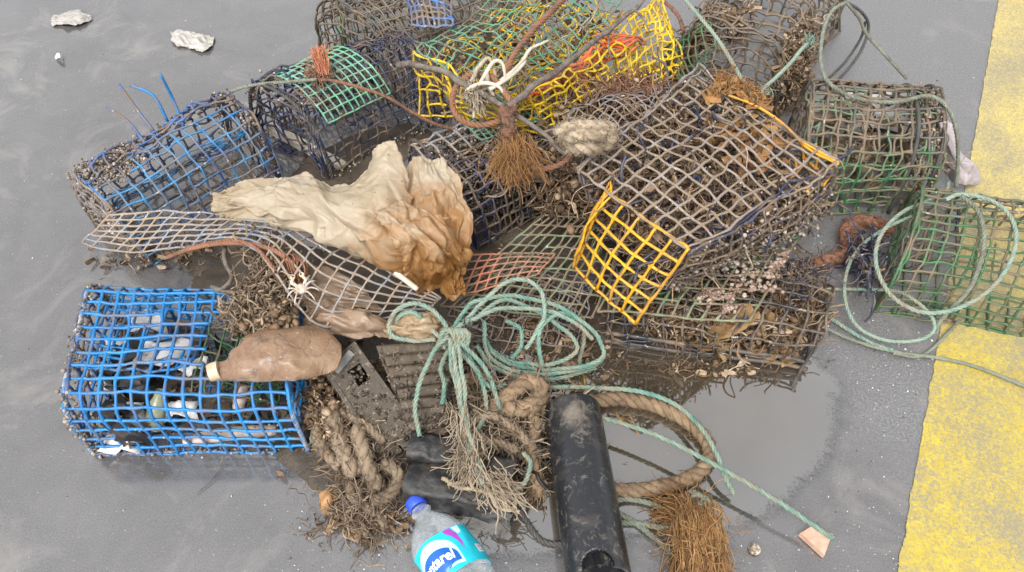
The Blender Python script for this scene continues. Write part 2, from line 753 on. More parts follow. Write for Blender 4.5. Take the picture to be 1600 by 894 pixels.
gm, nt, b, _ = new_mat("wet_asphalt")
co = coords(nt)
base, wetc, dry, fine, mid, big = asphalt(nt, co, b)
col = mix(nt, dry, wetc, base)
silt = ramp(nt, ntex(nt, co, 5, 7, 0.7, 1.2), [(0.52, 0), (0.72, 1)])
sm = N(nt, "ShaderNodeMath", _operation="MULTIPLY")
sm.inputs[1].default_value = 0.75
nt.links.new(silt, sm.inputs[0])
col = mix(nt, sm.outputs[0], col, (0.20, 0.185, 0.165))
spk = ramp(nt, ntex(nt, co, 190, 3, 0.6), [(0.69, 0), (0.73, 1)])
col = mix(nt, spk, col, (0.42, 0.41, 0.4))
nt.links.new(col, b.inputs["Base Color"])
wr = ramp(nt, ntex(nt, co, 3, 6, 0.7, 0.8), [(0.35, 0.08), (0.7, 0.26)])
rg = mix(nt, dry, wr, (0.38, 0.38, 0.38))
nt.links.new(rg, b.inputs["Roughness"])
b.inputs["IOR"].default_value = 1.75
b.inputs["Specular IOR Level"].default_value = 0.9
cw = ramp(nt, dry, [(0, 0.7), (0.8, 0.0)])
nt.links.new(cw, b.inputs["Coat Weight"])
b.inputs["Coat Roughness"].default_value = 0.12
hh = mix(nt, dry, ramp(nt, mid, [(0, 0.46), (1, 0.54)]), fine)
bump(nt, b, hh, 0.5, 0.002)
mb = MB()
gx = np.linspace(-40, 40, 41)
mb.grid(np.array([[(x, y, 0) for y in np.linspace(-20, 60, 41)] for x in gx]), True)
g = mb.build("ground", gm, smooth=False)
tag(g, "wet grey asphalt with silt and grit under the pile", "ground", kind="structure")

# muddy puddle round the foot of the pile: a sheet with a ragged, fading rim
pm, nt, b, out = new_mat("muddy_water")
co = coords(nt)
b.inputs["Base Color"].default_value = (0.06, 0.047, 0.032, 1)
pc = ramp(nt, ntex(nt, co, 7, 5), [(0.35, (0.038, 0.029, 0.019)), (0.7, (0.066, 0.051, 0.034))])
at0 = N(nt, "ShaderNodeVertexColor", _layer_name="depth")
pc = mix(nt, ramp(nt, at0.outputs["Color"], [(0.3, 0), (1.0, 1)]), (0.075, 0.070, 0.066), pc)
nt.links.new(pc, b.inputs["Base Color"])
b.inputs["Roughness"].default_value = 0.03
b.inputs["IOR"].default_value = 2.25
b.inputs["Specular IOR Level"].default_value = 1.0
b.inputs["Coat Weight"].default_value = 0.6
b.inputs["Coat Roughness"].default_value = 0.015
bump(nt, b, ntex(nt, co, 24, 3, 0.5, 0.6), 0.05, 0.002)
at = N(nt, "ShaderNodeVertexColor", _layer_name="depth")
ma = N(nt, "ShaderNodeMath", _operation="MULTIPLY_ADD")
ma.inputs[1].default_value = 0.5
nt.links.new(ntex(nt, co, 16, 8, 0.72, 0.8), ma.inputs[0])
nt.links.new(at.outputs["Color"], ma.inputs[2])
mf = N(nt, "ShaderNodeMath", _operation="MULTIPLY_ADD")      # chips of the asphalt stand out of the shallow rim
mf.inputs[1].default_value = 0.34
nt.links.new(ntex(nt, co, 260, 4, 0.75), mf.inputs[0])
nt.links.new(ma.outputs[0], mf.inputs[2])
al = ramp(nt, mf.outputs[0], [(0.76, 0), (0.90, 1)])
tr = N(nt, "ShaderNodeBsdfTransparent")
ms = N(nt, "ShaderNodeMixShader")
nt.links.new(al, ms.inputs[0])
nt.links.new(tr.outputs[0], ms.inputs[1])
nt.links.new(b.outputs[0], ms.inputs[2])
nt.links.new(ms.outputs[0], out.inputs[0])


def puddle(outline, label):
    ring = resample_n(catmull([P(*p) for p in outline + outline[:1]], 8), 65)[:-1]
    c = ring.mean(axis=0)
    mb = MB()
    rings = [1.0, 0.85, 0.7, 0.55, 0.3]
    dep = []
    vs = []
    for k, s in enumerate(rings):
        for p in ring:
            q = c + (p - c) * s
            q[2] = 0.004
            vs.append(q)
            dep.append(min(1.0, (1 - s) / 0.45))
    vs.append((c[0], c[1], 0.004))
    dep.append(1.0)
    fs = []
    for k in range(len(rings) - 1):
        for i in range(64):
            fs.append((k * 64 + i, k * 64 + (i + 1) % 64, (k + 1) * 64 + (i + 1) % 64, (k + 1) * 64 + i))
    k = (len(rings) - 1) * 64
    for i in range(64):
        fs.append((k + i, k + (i + 1) % 64, len(vs) - 1))
    mb.raw(vs, fs)
    o = mb.build("puddle", pm, smooth=False)
    ca = o.data.color_attributes.new("depth", "FLOAT_COLOR", "POINT")
    ca.data.foreach_set("color", np.array([(d, d, d, 1) for d in dep]).ravel())
    tag(o, label, "puddle", kind="structure")


puddle([(490, 560), (470, 700), (480, 800), (560, 880), (680, 925), (860, 930), (1030, 880), (1190, 880), (1330, 800), (1400, 680), (1380, 570), (1270, 480),
        (1000, 400), (800, 440), (600, 470)], "shallow brown puddle under the heap of traps")

# silt and mud added under the heap, coloured dark to deepen gap shade
mm, nt, b, _ = new_mat("gap_shade_mud")
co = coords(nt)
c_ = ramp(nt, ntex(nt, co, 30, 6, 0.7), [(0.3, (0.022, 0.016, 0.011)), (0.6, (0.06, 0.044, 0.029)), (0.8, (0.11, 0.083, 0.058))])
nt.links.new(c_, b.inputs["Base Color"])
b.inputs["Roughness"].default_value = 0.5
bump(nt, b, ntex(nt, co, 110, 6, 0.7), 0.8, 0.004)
mb = MB()
def shade_mudpatch(cx, cy, rx, ry, hgt, rot, seed):
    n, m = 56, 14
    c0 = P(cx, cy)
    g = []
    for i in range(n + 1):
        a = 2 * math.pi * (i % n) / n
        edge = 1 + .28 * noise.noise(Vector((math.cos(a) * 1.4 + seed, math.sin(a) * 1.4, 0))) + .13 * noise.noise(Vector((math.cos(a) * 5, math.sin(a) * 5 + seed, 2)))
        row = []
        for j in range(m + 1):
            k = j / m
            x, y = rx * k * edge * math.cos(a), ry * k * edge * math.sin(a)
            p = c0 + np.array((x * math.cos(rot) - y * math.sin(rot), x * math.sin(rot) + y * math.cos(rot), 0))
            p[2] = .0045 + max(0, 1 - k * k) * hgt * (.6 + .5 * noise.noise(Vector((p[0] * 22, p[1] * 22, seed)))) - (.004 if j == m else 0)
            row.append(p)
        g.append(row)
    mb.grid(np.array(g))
shade_mudpatch(640, 470, .27, .16, .022, 0, 1)
shade_mudpatch(820, 340, .32, .18, .03, .3, 5)
shade_mudpatch(400, 420, .15, .10, .018, -.2, 9)
shade_mudpatch(640, 690, .20, .13, .02, .1, 13)
shade_mudpatch(1090, 480, .27, .12, .02, 0, 17)
shade_mudpatch(1130, 250, .20, .14, .025, .4, 21)
shade_mudpatch(560, 250, .17, .08, .012, .6, 25)
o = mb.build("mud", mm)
tag(o, "wet mud added beneath the heap, coloured dark to deepen the shade in its gaps", "mud", kind="structure")

# yellow road marking, worn
ym, nt, b, _ = new_mat("worn_yellow_paint")
co = coords(nt)
base, wetc, dry, fine, mid, big = asphalt(nt, co, b)
pnt = ramp(nt, ntex(nt, co, 40, 5, 0.7), [(0.3, (0.40, 0.285, 0.012)), (0.6, (0.50, 0.38, 0.020))])
far = N(nt, "ShaderNodeSeparateXYZ")
nt.links.new(co, far.inputs[0])
dusty = ramp(nt, far.outputs[1], [(0.75, 0), (1.25, 0.55)])
pnt = mix(nt, dusty, pnt, (0.52, 0.42, 0.17))
w1 = ntex(nt, co, 230, 6, 0.85, 0.3)
w2 = ntex(nt, co, 6, 4)
ad = N(nt, "ShaderNodeMath", _operation="MULTIPLY_ADD")
ad.inputs[1].default_value = 0.35
nt.links.new(w2, ad.inputs[0])
nt.links.new(w1, ad.inputs[2])
wear = ramp(nt, ad.outputs[0], [(0.57, 0), (0.75, 1)])
col = mix(nt, wear, pnt, (0.21, 0.185, 0.13))
nt.links.new(col, b.inputs["Base Color"])
b.inputs["Roughness"].default_value = 0.6
bump(nt, b, w1, 0.5, 0.0015)
mb = MB()
pa, pb = P(1402, 894), P(1560, 0)
d = (pb - pa) / np.linalg.norm(pb - pa)
nrm = np.array((d[1], -d[0], 0))
rows = []
for i in range(1800):
    p = pa + d * (-1.2 + i * 0.00256)
    j = noise.fractal(Vector((i * 0.07, 0, 0)), 1.0, 2.0, 5) * 0.0035 + noise.noise(Vector((i * 0.9, 5, 0))) * 0.0018
    rows.append([p + nrm * j, p + nrm * 0.15, p + nrm * (0.30 + j)])
g = np.array(rows)
g[..., 2] = 0.002
mb.grid(g, True)
o = mb.build("road_marking", ym, smooth=False)
tag(o, "worn yellow painted stripe along the right of the asphalt", "road marking", kind="structure")

# grit: uncountable small pale chips and shell fragments
gritm = island_mat("grit", [(0, (0.06, 0.055, 0.05)), (0.35, (0.2, 0.18, 0.16)), (0.7, (0.45, 0.43, 0.4)), (1, (0.7, 0.68, 0.65))], 0.6, 0.3)
mb = MB()
def gritspot(n, x0, x1, y0, y1, s0, s1):
    for _ in range(n):
        p = P(random.uniform(x0, x1), random.uniform(y0, y1))
        s = random.uniform(s0, s1) * (0.6 if random.random() < 0.7 else 1)
        mb.lump((p[0], p[1], s * 0.25), (s, s * random.uniform(0.5, 1), s * 0.4), 1, 0.35)
gritspot(420, 0, 1600, 0, 894, 0.0008, 0.0022)
gritspot(700, 930, 1420, 480, 894, 0.0008, 0.0024)
gritspot(260, 860, 1260, 520, 720, 0.001, 0.004)
gritspot(500, 1180, 1500, 350, 620, 0.001, 0.003)
gritspot(260, 440, 900, 720, 894, 0.001, 0.0035)
gritspot(160, 0, 700, 0, 420, 0.0008, 0.002)
o = single(mb, "grit", gritm, "loose grit and shell chips scattered over the wet asphalt", "grit", kind="stuff")

# ================================================================== shared materials
M = dict(
    blue=net_mat("blue_plastic", (0.008, 0.14, 0.37), (0.014, 0.18, 0.42), 0.2, 0.12),
    blue_dirty=net_mat("blue_plastic_silted", (0.008, 0.14, 0.42), (0.02, 0.05, 0.16), 0.4, 0.25),
    skyblue=net_mat("sky_blue_plastic", (0.03, 0.20, 0.40), (0.015, 0.07, 0.20), 0.35, 0.22),
    navy=net_mat("navy_plastic", (0.018, 0.026, 0.07), (0.02, 0.022, 0.04), 0.3, 0.16),
    navy_dirty=net_mat("navy_plastic_silted", (0.02, 0.03, 0.11), (0.025, 0.026, 0.035), 0.5, 0.22),
    grey=net_mat("grey_plastic", (0.17, 0.155, 0.165), (0.24, 0.21, 0.20), 0.35, 0.2),
    greydark=net_mat("dark_grey_plastic", (0.055, 0.055, 0.05), (0.09, 0.085, 0.075), 0.45, 0.15),
    lilac=net_mat("lilac_grey_plastic", (0.21, 0.18, 0.175), (0.27, 0.225, 0.20), 0.5, 0.2, (0.20, 0.15, 0.105)),
    olive=net_mat("olive_plastic", (0.06, 0.125, 0.06), (0.11, 0.17, 0.10), 0.4, 0.2),
    green=net_mat("green_plastic", (0.045, 0.20, 0.11), (0.09, 0.26, 0.165), 0.35, 0.2),
    greendark=net_mat("dark_green_plastic", (0.02, 0.085, 0.03), (0.04, 0.13, 0.05), 0.35, 0.1),
    midgreen=net_mat('mid_green_plastic', (0.03, 0.10, 0.045), (0.055, 0.15, 0.075), 0.45, 0.18),
    mint=net_mat("mint_plastic", (0.12, 0.34, 0.20), (0.17, 0.38, 0.27), 0.3, 0.18),
    sage=net_mat("sage_plastic", (0.12, 0.17, 0.085), (0.18, 0.22, 0.13), 0.45, 0.22),
    yellow=net_mat("yellow_plastic", (0.55, 0.26, 0.012), (0.60, 0.32, 0.02), 0.22, 0.06, (0.28, 0.17, 0.06)),
    lemon=net_mat("lemon_plastic", (0.58, 0.37, 0.01), (0.62, 0.42, 0.02), 0.25, 0.06, (0.24, 0.17, 0.06)),
    orange=net_mat("orange_plastic", (0.62, 0.09, 0.025), (0.55, 0.13, 0.04), 0.3, 0.12),
    coral=net_mat("coral_plastic", (0.42, 0.13, 0.07), (0.36, 0.16, 0.09), 0.35, 0.15),
    bluegrey=net_mat("blue_grey_plastic", (0.17, 0.20, 0.25), (0.26, 0.225, 0.19), 0.35, 0.25, (0.26, 0.19, 0.13)),
    black=net_mat("black_plastic", (0.02, 0.02, 0.024), (0.035, 0.033, 0.035), 0.35, 0.2),
    crust=island_mat("barnacles", [(0, (0.08, 0.06, 0.042)), (0.4, (0.17, 0.13, 0.10)), (0.8, (0.30, 0.245, 0.195)), (1, (0.46, 0.40, 0.34))], 0.75, 0.4),
    debris=island_mat("brown_debris", [(0, (0.04, 0.024, 0.013)), (0.3, (0.14, 0.083, 0.043)), (0.6, (0.24, 0.15, 0.082)), (0.85, (0.35, 0.24, 0.145)), (1, (0.48, 0.37, 0.26))], 0.7, 0.5),
    debrisdark=island_mat("dark_debris", [(0, (0.016, 0.013, 0.010)), (0.4, (0.065, 0.048, 0.033)), (0.8, (0.15, 0.11, 0.075)), (1, (0.27, 0.21, 0.15))], 0.6, 0.5),
    weed=island_mat("tan_weed", [(0, (0.10, 0.066, 0.04)), (0.5, (0.22, 0.155, 0.10)), (1, (0.36, 0.275, 0.19))], 0.85, 0.45),
    teal=rope_mat("teal_rope", (0.10, 0.215, 0.165), (0.20, 0.32, 0.26), (0.25, 0.23, 0.16), 26),
    paleteal=rope_mat("pale_teal_rope", (0.18, 0.265, 0.21), (0.28, 0.345, 0.275), (0.24, 0.225, 0.16), 22),
    tan=rope_mat("tan_rope", (0.24, 0.16, 0.09), (0.34, 0.24, 0.145), (0.15, 0.098, 0.058), 30, 0.9),
    pale=rope_mat("pale_rope", (0.34, 0.265, 0.18), (0.44, 0.36, 0.26), (0.20, 0.145, 0.09), 36, 0.9),
    muddyrope=rope_mat("muddy_rope", (0.22, 0.16, 0.105), (0.31, 0.235, 0.16), (0.12, 0.085, 0.055), 36, 0.9),
    rust=rope_mat("rust_rope", (0.22, 0.095, 0.05), (0.30, 0.14, 0.08), (0.13, 0.07, 0.045), 30, 0.9),
    ginger=rope_mat("ginger_fibre", (0.30, 0.145, 0.045), (0.42, 0.235, 0.085), (0.19, 0.085, 0.03), 26, 0.9),
    greyrope=rope_mat("grey_green_rope", (0.17, 0.19, 0.14), (0.25, 0.27, 0.21), (0.12, 0.11, 0.08), 26, 0.8),
    darkrope=rope_mat("dark_rope", (0.045, 0.045, 0.045), (0.10, 0.10, 0.09), (0.07, 0.06, 0.05), 30, 0.7),
    orangefluff=rope_mat("orange_fibre", (0.55, 0.20, 0.10), (0.62, 0.27, 0.15), None, 30, 0.9),
    bark=plain_mat("bark", (0.075, 0.06, 0.048), (0.16, 0.13, 0.105), 60, 0.8, 0.8, 160),
    char=plain_mat("charred_wood", (0.010, 0.010, 0.011), (0.06, 0.048, 0.038), 55, 0.55, 1.0, 75, 0.48, 0.7),
    wood=plain_mat("old_wood", (0.12, 0.088, 0.06), (0.22, 0.17, 0.12), 30, 0.7, 0.7, 110),
    palewood=plain_mat("pale_wood", (0.36, 0.32, 0.25), (0.5, 0.45, 0.36), 30, 0.7, 0.4, 110),
    white=plain_mat("white_litter", (0.68, 0.67, 0.65), (0.50, 0.48, 0.45), 60, 0.5, 0.3, 120),
)


def trap_parts(t, base, H, ex, spec):
    """spec: list of (part, surface key, nu, nv, r, material, options)"""
    cover, e0, e1, fl = tunnel(base, H, ex, spec.get("lean", (0, 0, 0)))
    surf = dict(cover=cover, end0=e0, end1=e1, floor=fl)
    for name, key, nu, nv, r, mat, opt in spec["parts"]:
        f = surf[key]
        if "range" in opt:                        # only a band of the cover
            v0, v1 = opt["range"]
            f = (lambda g, v0, v1: (lambda u, v: g(u, v0 + (v1 - v0) * v)))(f, v0, v1)
        o = {k: v for k, v in opt.items() if k not in ("range", "label", "proxy")}
        mb = net(MB(), f, nu, nv, r, **o)
        ob = mb.build(name, M[mat], t)
        if "label" in opt: ob["label"] = opt["label"]
        if opt.get("proxy", key != "floor"):
            add_proxy(sample(f))
    return surf
# ================================================================== the traps
V = lambda *a: np.array(a, float)
G_TRAPS = "mesh traps heaped on the asphalt"

# --- bright blue box trap, front left
t = thing("fish_trap", "bright blue box-shaped mesh trap standing alone at the front left, with rubbish inside", "fish trap", (-0.52, 0.69, 0), G_TRAPS)
base = [V(-0.722, 0.845, 0), V(-0.688, 0.585, 0), V(-0.338, 0.59, 0), V(-0.37, 0.835, 0)]
blue_s = trap_parts(t, base, 0.148, 6.5, dict(parts=[
    ("mesh_cover", "cover", 13, 20, 0.0030, "blue", dict(warp=0.006, wf=6, seed=1, drop=0.01, mask=lambda u, v: not (0.60 < u < 0.98 and 0.44 < v < 0.62))),
    ("end_panel", "end0", 7, 5, 0.0028, "blue_dirty", dict(warp=0.012, seed=2)),
    ("end_panel", "end1", 7, 5, 0.0028, "blue", dict(warp=0.010, seed=3)),
    ("floor_panel", "floor", 12, 8, 0.0028, "blue_dirty", dict(warp=0.008, seed=4)),
]))
cov, e0, e1, fl = (blue_s[k] for k in ("cover", "end0", "end1", "floor"))
f = bil(V(-0.69, 0.66, 0.135), V(-0.52, 0.66, 0.132), V(-0.50, 0.81, 0.13), V(-0.69, 0.81, 0.132))
net(MB(), f, 8, 6, 0.0026, 0.012, 9, 21, 0.05).build("inner_flap", M["blue"], t)
f = bil(V(-0.50, 0.62, 0.135), V(-0.50, 0.79, 0.135), V(-0.41, 0.74, 0.05), V(-0.41, 0.66, 0.05))
net(MB(), f, 6, 5, 0.0020, 0.010, 9, 5, 0.05).build("entrance_funnel", M["greendark"], t)
lash = rope_mat("blue_lashing", (0.02, 0.12, 0.36), (0.2, 0.27, 0.33), (0.4, 0.38, 0.33), 50)
for u0 in (0, 1):
    mb = MB()
    path = np.array([cov(u0, v) + nz(cov(u0, v), 6, 1) * 0.010 for v in np.linspace(0, 1, 40)])
    rope(mb, path[::3], 0.0042, 0.02)
    mb.build("lashing", lash, t)
mb = MB()
crust(mb, lambda u, v: cov(u * 0.02, v), 260, 0.0032, spread=0.004)
crust(mb, lambda u, v: cov(u, 0.985 + 0.015 * v), 130, 0.0026, spread=0.004)
crust(mb, e0, 160, 0.003, spread=0.006)
crust(mb, lambda u, v: cov(u, 0.7 + 0.3 * v), 60, 0.002, spread=0.002)
tag(mb.build("barnacle_crust", M["crust"], t), kind="stuff")

# --- blue trap, back left, barnacled at one end
t = thing("fish_trap", "blue trap at far left with a barnacled end and loose strands sticking up", "fish trap", (-0.675, 1.16, 0), G_TRAPS)
base = [V(-0.86, 1.115, 0), V(-0.711, 0.985, 0), V(-0.49, 1.205, 0), V(-0.64, 1.36, 0)]
s2 = trap_parts(t, base, 0.168, 2.9, dict(parts=[
    ("mesh_cover", "cover", 11, 7, 0.0026, "blue_dirty", dict(range=(0, 0.50), warp=0.022, wf=8, seed=11, drop=0.08)),
    ("side_panel", "cover", 11, 8, 0.0026, "skyblue", dict(range=(0.50, 1), warp=0.010, wf=7, seed=11, drop=0.01)),
    ("end_panel", "end0", 9, 7, 0.0030, "grey", dict(warp=0.012, seed=12)),
    ("end_panel", "end1", 7, 6, 0.0026, "navy", dict(warp=0.014, seed=13)),
    ("floor_panel", "floor", 10, 6, 0.0024, "navy_dirty", dict(warp=0.008, seed=14)),
]))
f = bil(V(-0.74, 1.04, 0.145), V(-0.54, 1.23, 0.14), V(-0.60, 1.30, 0.05), V(-0.80, 1.10, 0.05))
net(MB(), f, 9, 6, 0.0022, 0.016, 9, 15, 0.06).build("inner_panel", M["skyblue"], t)
f = bil(V(-0.62, 1.34, 0.15), V(-0.50, 1.22, 0.15), V(-0.50, 1.21, 0.10), V(-0.63, 1.33, 0.10))
mb = MB()
c2 = s2["cover"]
crust(mb, lambda u, v: c2(u * 0.34, 0.16 + v * 0.42), 900, 0.0031, spread=0.006)
crust(mb, s2["end0"], 700, 0.0033, spread=0.005)
crust(mb, lambda u, v: c2(u, 0.25 + v * 0.05), 160, 0.004, spread=0.008)
crust(mb, lambda u, v: c2(0.97 + 0.03 * u, v), 150, 0.0035, spread=0.006)
tag(mb.build("barnacle_crust", M["crust"], t), kind="stuff")
for (a, b_, c_) in (((288, 200, .15), (270, 155, .2), (250, 115, .26)), ((240, 205, .15), (215, 172, .18), (186, 132, .22)),
                    ((262, 190, .15), (240, 150, .2), (206, 134, .22)), ((228, 225, .15), (200, 190, .17), (166, 168, .19))):
    mb = MB()
    p = catmull([P(*a), P(*b_), P(*c_)], 6)
    mb.tube(p, np.linspace(0.0032, 0.0026, len(p)), 6)
    mb.build("loose_strand", M["blue"] if a[0] > 250 else M["blue_dirty"], t)

# --- navy tunnel trap
t = thing("fish_trap", "navy tunnel-shaped trap with a pale green mesh patch over its roof", "fish trap", (-0.36, 1.39, 0), G_TRAPS)
base = [V(-0.575, 1.37, 0), V(-0.385, 1.225, 0), V(-0.15, 1.42, 0), V(-0.34, 1.565, 0)]
s3 = trap_parts(t, base, 0.185, 2.5, dict(parts=[
    ("mesh_cover", "cover", 14, 19, 0.0023, "navy", dict(warp=0.016, wf=9, seed=31, drop=0.03)),
    ("end_panel", "end0", 9, 7, 0.0024, "navy", dict(warp=0.026, wf=12, seed=32, drop=0.04)),
    ("end_panel", "end1", 8, 6, 0.0026, "navy", dict(warp=0.012, seed=33)),
    ("floor_panel", "floor", 11, 7, 0.0024, "navy", dict(warp=0.01, seed=34)),
]))
c3 = s3["cover"]
f = lambda u, v: c3(0.10 + 0.50 * u, 0.30 + 0.44 * v) + V(0.004, -0.006, 0.010)
net(MB(), f, 10, 10, 0.0021, 0.004, 7, 35, 0.0).build("roof_patch", M["mint"], t)
f = lambda u, v: c3(0.02 + 0.5 * u, 0.05 + 0.4 * v) * 1.0 + V(0.03, 0.0, -0.06)
net(MB(), f, 8, 9, 0.0022, 0.02, 9, 36, 0.05).build("inner_net", M["navy_dirty"], t)
mb = MB()
a, b_ = P(412, 205, .03), P(528, 268, .012)
d = (b_ - a) / np.linalg.norm(b_ - a)
mb.box((a + b_) / 2 + V(0.012, 0.012, 0), (d, V(-d[1], d[0], 0), (0, 0, 1)), (0.105, 0.010, 0.009))
mb.build("wood_slat", M["palewood"], t, smooth=False)
mb = MB()
p = np.array([c3(0.0, v) for v in np.linspace(0, 1, 24)])
rope(mb, p, 0.0045, 0.03)
mb.build("rim_wire", M["darkrope"], t)
mb = MB()
crust(mb, lambda u, v: c3(u * .2, .2 + v * .2), 60, 0.004, spread=0.006)
crust(mb, lambda u, v: c3(u, .95 + v * .05), 120, 0.003, spread=0.006)
tag(mb.build("barnacle_crust", M["crust"], t), kind="stuff")

# --- grey barrel trap behind it
t = thing("fish_trap", "dark grey barrel-backed trap directly behind the navy tunnel trap", "fish trap", (-0.20, 1.56, 0), G_TRAPS)
base = [V(-0.47, 1.62, 0), V(-0.26, 1.46, 0), V(0.02, 1.62, 0), V(-0.20, 1.79, 0)]
s4 = trap_parts(t, base, 0.235, 2.1, dict(parts=[
    ("mesh_cover", "cover", 15, 19, 0.0023, "greydark", dict(warp=0.014, wf=8, seed=41, drop=0.03)),
    ("end_panel", "end0", 9, 8, 0.0023, "greydark", dict(warp=0.018, wf=10, seed=42)),
    ("end_panel", "end1", 9, 8, 0.0023, "greydark", dict(warp=0.018, wf=10, seed=43)),
]))
c4 = s4["cover"]
f = lambda u, v: c4(0.05 + .9 * u, 0.3 + .6 * v) - V(0, 0, 0.025)
net(MB(), f, 16, 12, 0.002, 0.02, 9, 44, 0.05).build("inner_net", M["greydark"], t)

# --- olive arched trap at the top edge, with a blue panel
t = thing("fish_trap", "olive green arched trap at the back edge of the heap with a blue mesh gap", "fish trap", (-0.25, 1.88, 0), G_TRAPS)
base = [V(-0.50, 1.98, 0), V(-0.415, 1.70, 0), V(0.02, 1.80, 0), V(-0.08, 2.08, 0)]
s5 = trap_parts(t, base, 0.23, 2.3, dict(parts=[
    ("mesh_cover", "cover", 18, 18, 0.0024, "olive", dict(warp=0.018, wf=8, seed=51, drop=0.04, mask=lambda u, v: not (0.42 < u < 0.72 and 0.55 < v < 0.85))),
    ("end_panel", "end0", 9, 8, 0.0024, "green", dict(warp=0.018, wf=10, seed=52)),
    ("inner_net", "end1", 9, 8, 0.0024, "olive", dict(warp=0.018, wf=10, seed=53)),
]))
c5 = s5["cover"]
f = bil(P(636, -10, .25), P(706, -12, .26), P(708, 42, .255), P(642, 40, .25), (0, 0, .012))
net(MB(), f, 7, 6, 0.0032, 0.012, 9, 54, 0.0).build("blue_panel", M["blue_dirty"], t)
mb = MB()
for v0 in (0.55, 0.72):
    p = np.array([c5(u, v0) + V(0, 0, 0.004) for u in np.linspace(0, 1, 14)])
    mb.tube(p, 0.0035, 6)
mb.build("rim_wire", M["green"], t)

# --- yellow trap under a green mesh lid, top centre
L6, C6, R6 = P(655, 82, .25), P(790, 162, .25), P(980, -4, .25)
K6 = L6 + R6 - C6
t = thing("fish_trap", "yellow trap with green mesh lid and orange netting inside, atop the heap", "fish trap", (0.08, 1.42, 0.12), G_TRAPS)
top6 = bil(L6, C6, R6, K6, (0, 0, 0.03))
net(MB(), top6, 10, 17, 0.0020, 0.016, 9, 61, 0.05).build("lid", M["green"], t)
add_proxy(sample(top6))
Cb, Rb, Lb = P(868, 226, .12), P(1066, 106, .12), V(-0.19, 1.30, 0.12)
S6 = P(1030, -4, .24)
f6 = bil(Cb, Rb, S6, C6 * .9 + S6 * .1 + V(.01, -.01, 0), (0.01, -0.02, 0))
net(MB(), f6, 17, 8, 0.0027, 0.016, 14, 62, 0.05).build("side_panel", M["lemon"], t)
add_proxy(sample(f6))
f = bil(Lb, Cb, C6, L6, (-0.01, -0.02, 0))
net(MB(), f, 12, 6, 0.0026, 0.020, 12, 63, 0.12).build("end_panel", M["lemon"], t)
add_proxy(sample(f))
f = bil(Cb - V(0, 0, .02), Rb - V(0, 0, .02), Rb + V(-.2, .16, 0), Cb + V(-.2, .16, 0))
net(MB(), f, 15, 12, 0.0025, 0.02, 10, 64, 0.08).build("floor_panel", M["lemon"], t)
f = bil(L6 * .9 + K6 * .1 - V(0, 0, .05), C6 - V(0, -.03, .05), R6 - V(0, -.03, .06), K6 - V(0, 0, .05))
net(MB(), f, 12, 18, 0.0022, 0.03, 10, 65, 0.10).build("inner_net", M["lemon"], t)
f = bil(P(820, 150, .24), P(960, 45, .25), P(1000, 72, .20), P(870, 150, .19), (0, 0, 0.02))
net(MB(), f, 13, 5, 0.0034, 0.020, 16, 66, 0.06).build("orange_netting", M["orange"], t)
f = bil(P(985, 20, .2), P(1035, 0, .22), P(1064, 100, .13), P(960, 130, .13), (0, -0.02, 0.02))
net(MB(), f, 7, 9, 0.0027, 0.018, 16, 67, 0.05).build("side_panel", M["lemon"], t)
f = bil(P(800, 172, .2), P(870, 150, .16), P(880, 222, .12), P(812, 215, .11), (0, -0.01, 0.02))
net(MB(), f, 7, 8, 0.0025, 0.03, 16, 68, 0.05).build("side_panel", M["lemon"], t)
mb = MB()
pk = in_quad(L6, C6, R6, K6, 0.14, 0.235)
tangle(mb, pk, 260, 0.09, 0.0013)
flakes(mb, pk, 160, 0.014)
tag(mb.build("trapped_weed", M["debris"], t), kind="stuff")

# --- dark trap in the middle
t = thing("fish_trap", "dark silted trap in the middle of the heap beside the crumpled plastic film", "fish trap", (-0.02, 1.18, 0), G_TRAPS)
base = [V(-0.215, 1.22, 0), V(-0.075, 1.018, 0), V(0.19, 1.165, 0), V(0.05, 1.37, 0)]
s7 = trap_parts(t, base, 0.15, 4.0, dict(parts=[
    ("mesh_cover", "cover", 11, 8, 0.0026, "bluegrey", dict(range=(0, 0.5), warp=0.012, wf=7, seed=71, drop=0.06)),
    ("side_panel", "cover", 11, 8, 0.0028, "navy_dirty", dict(range=(0.5, 1), warp=0.012, wf=7, seed=71, drop=0.02)),
    ("end_panel", "end0", 8, 6, 0.0026, "navy", dict(warp=0.012, seed=72)),
    ("end_panel", "end1", 8, 6, 0.0026, "navy_dirty", dict(warp=0.012, seed=73)),
]))
c7 = s7["cover"]
f = lambda u, v: c7(0.35 + .5 * u, 0.28 + .2 * v) + V(0, 0, 0.008)
net(MB(), f, 13, 7, 0.0017, 0.006, 8, 75, 0.02).build("mesh_patch", M["mint"], t)
f = lambda u, v: c7(u, 0.5 + .45 * v) * 0.985 + V(-.0, .02, -0.0)
net(MB(), f, 12, 9, 0.0022, 0.012, 9, 76, 0.04).build("inner_net", M["navy"], t)
mb = MB()
pk = in_quad(V(-.17, 1.2, 0), V(-.06, 1.05, 0), V(.17, 1.18, 0), V(.05, 1.33, 0), 0.02, 0.14)
tangle(mb, pk, 800, 0.07, 0.0013, .5)
flakes(mb, pk, 150, 0.011)
clods(mb, pk, 420, 0.007)
tag(mb.build("trapped_weed", M["debrisdark"], t), kind="stuff")
mb = MB()
crust(mb, lambda u, v: c7(u, .35 + .4 * v), 420, 0.0028, spread=0.006)
tag(mb.build("barnacle_crust", M["crust"], t), kind="stuff")

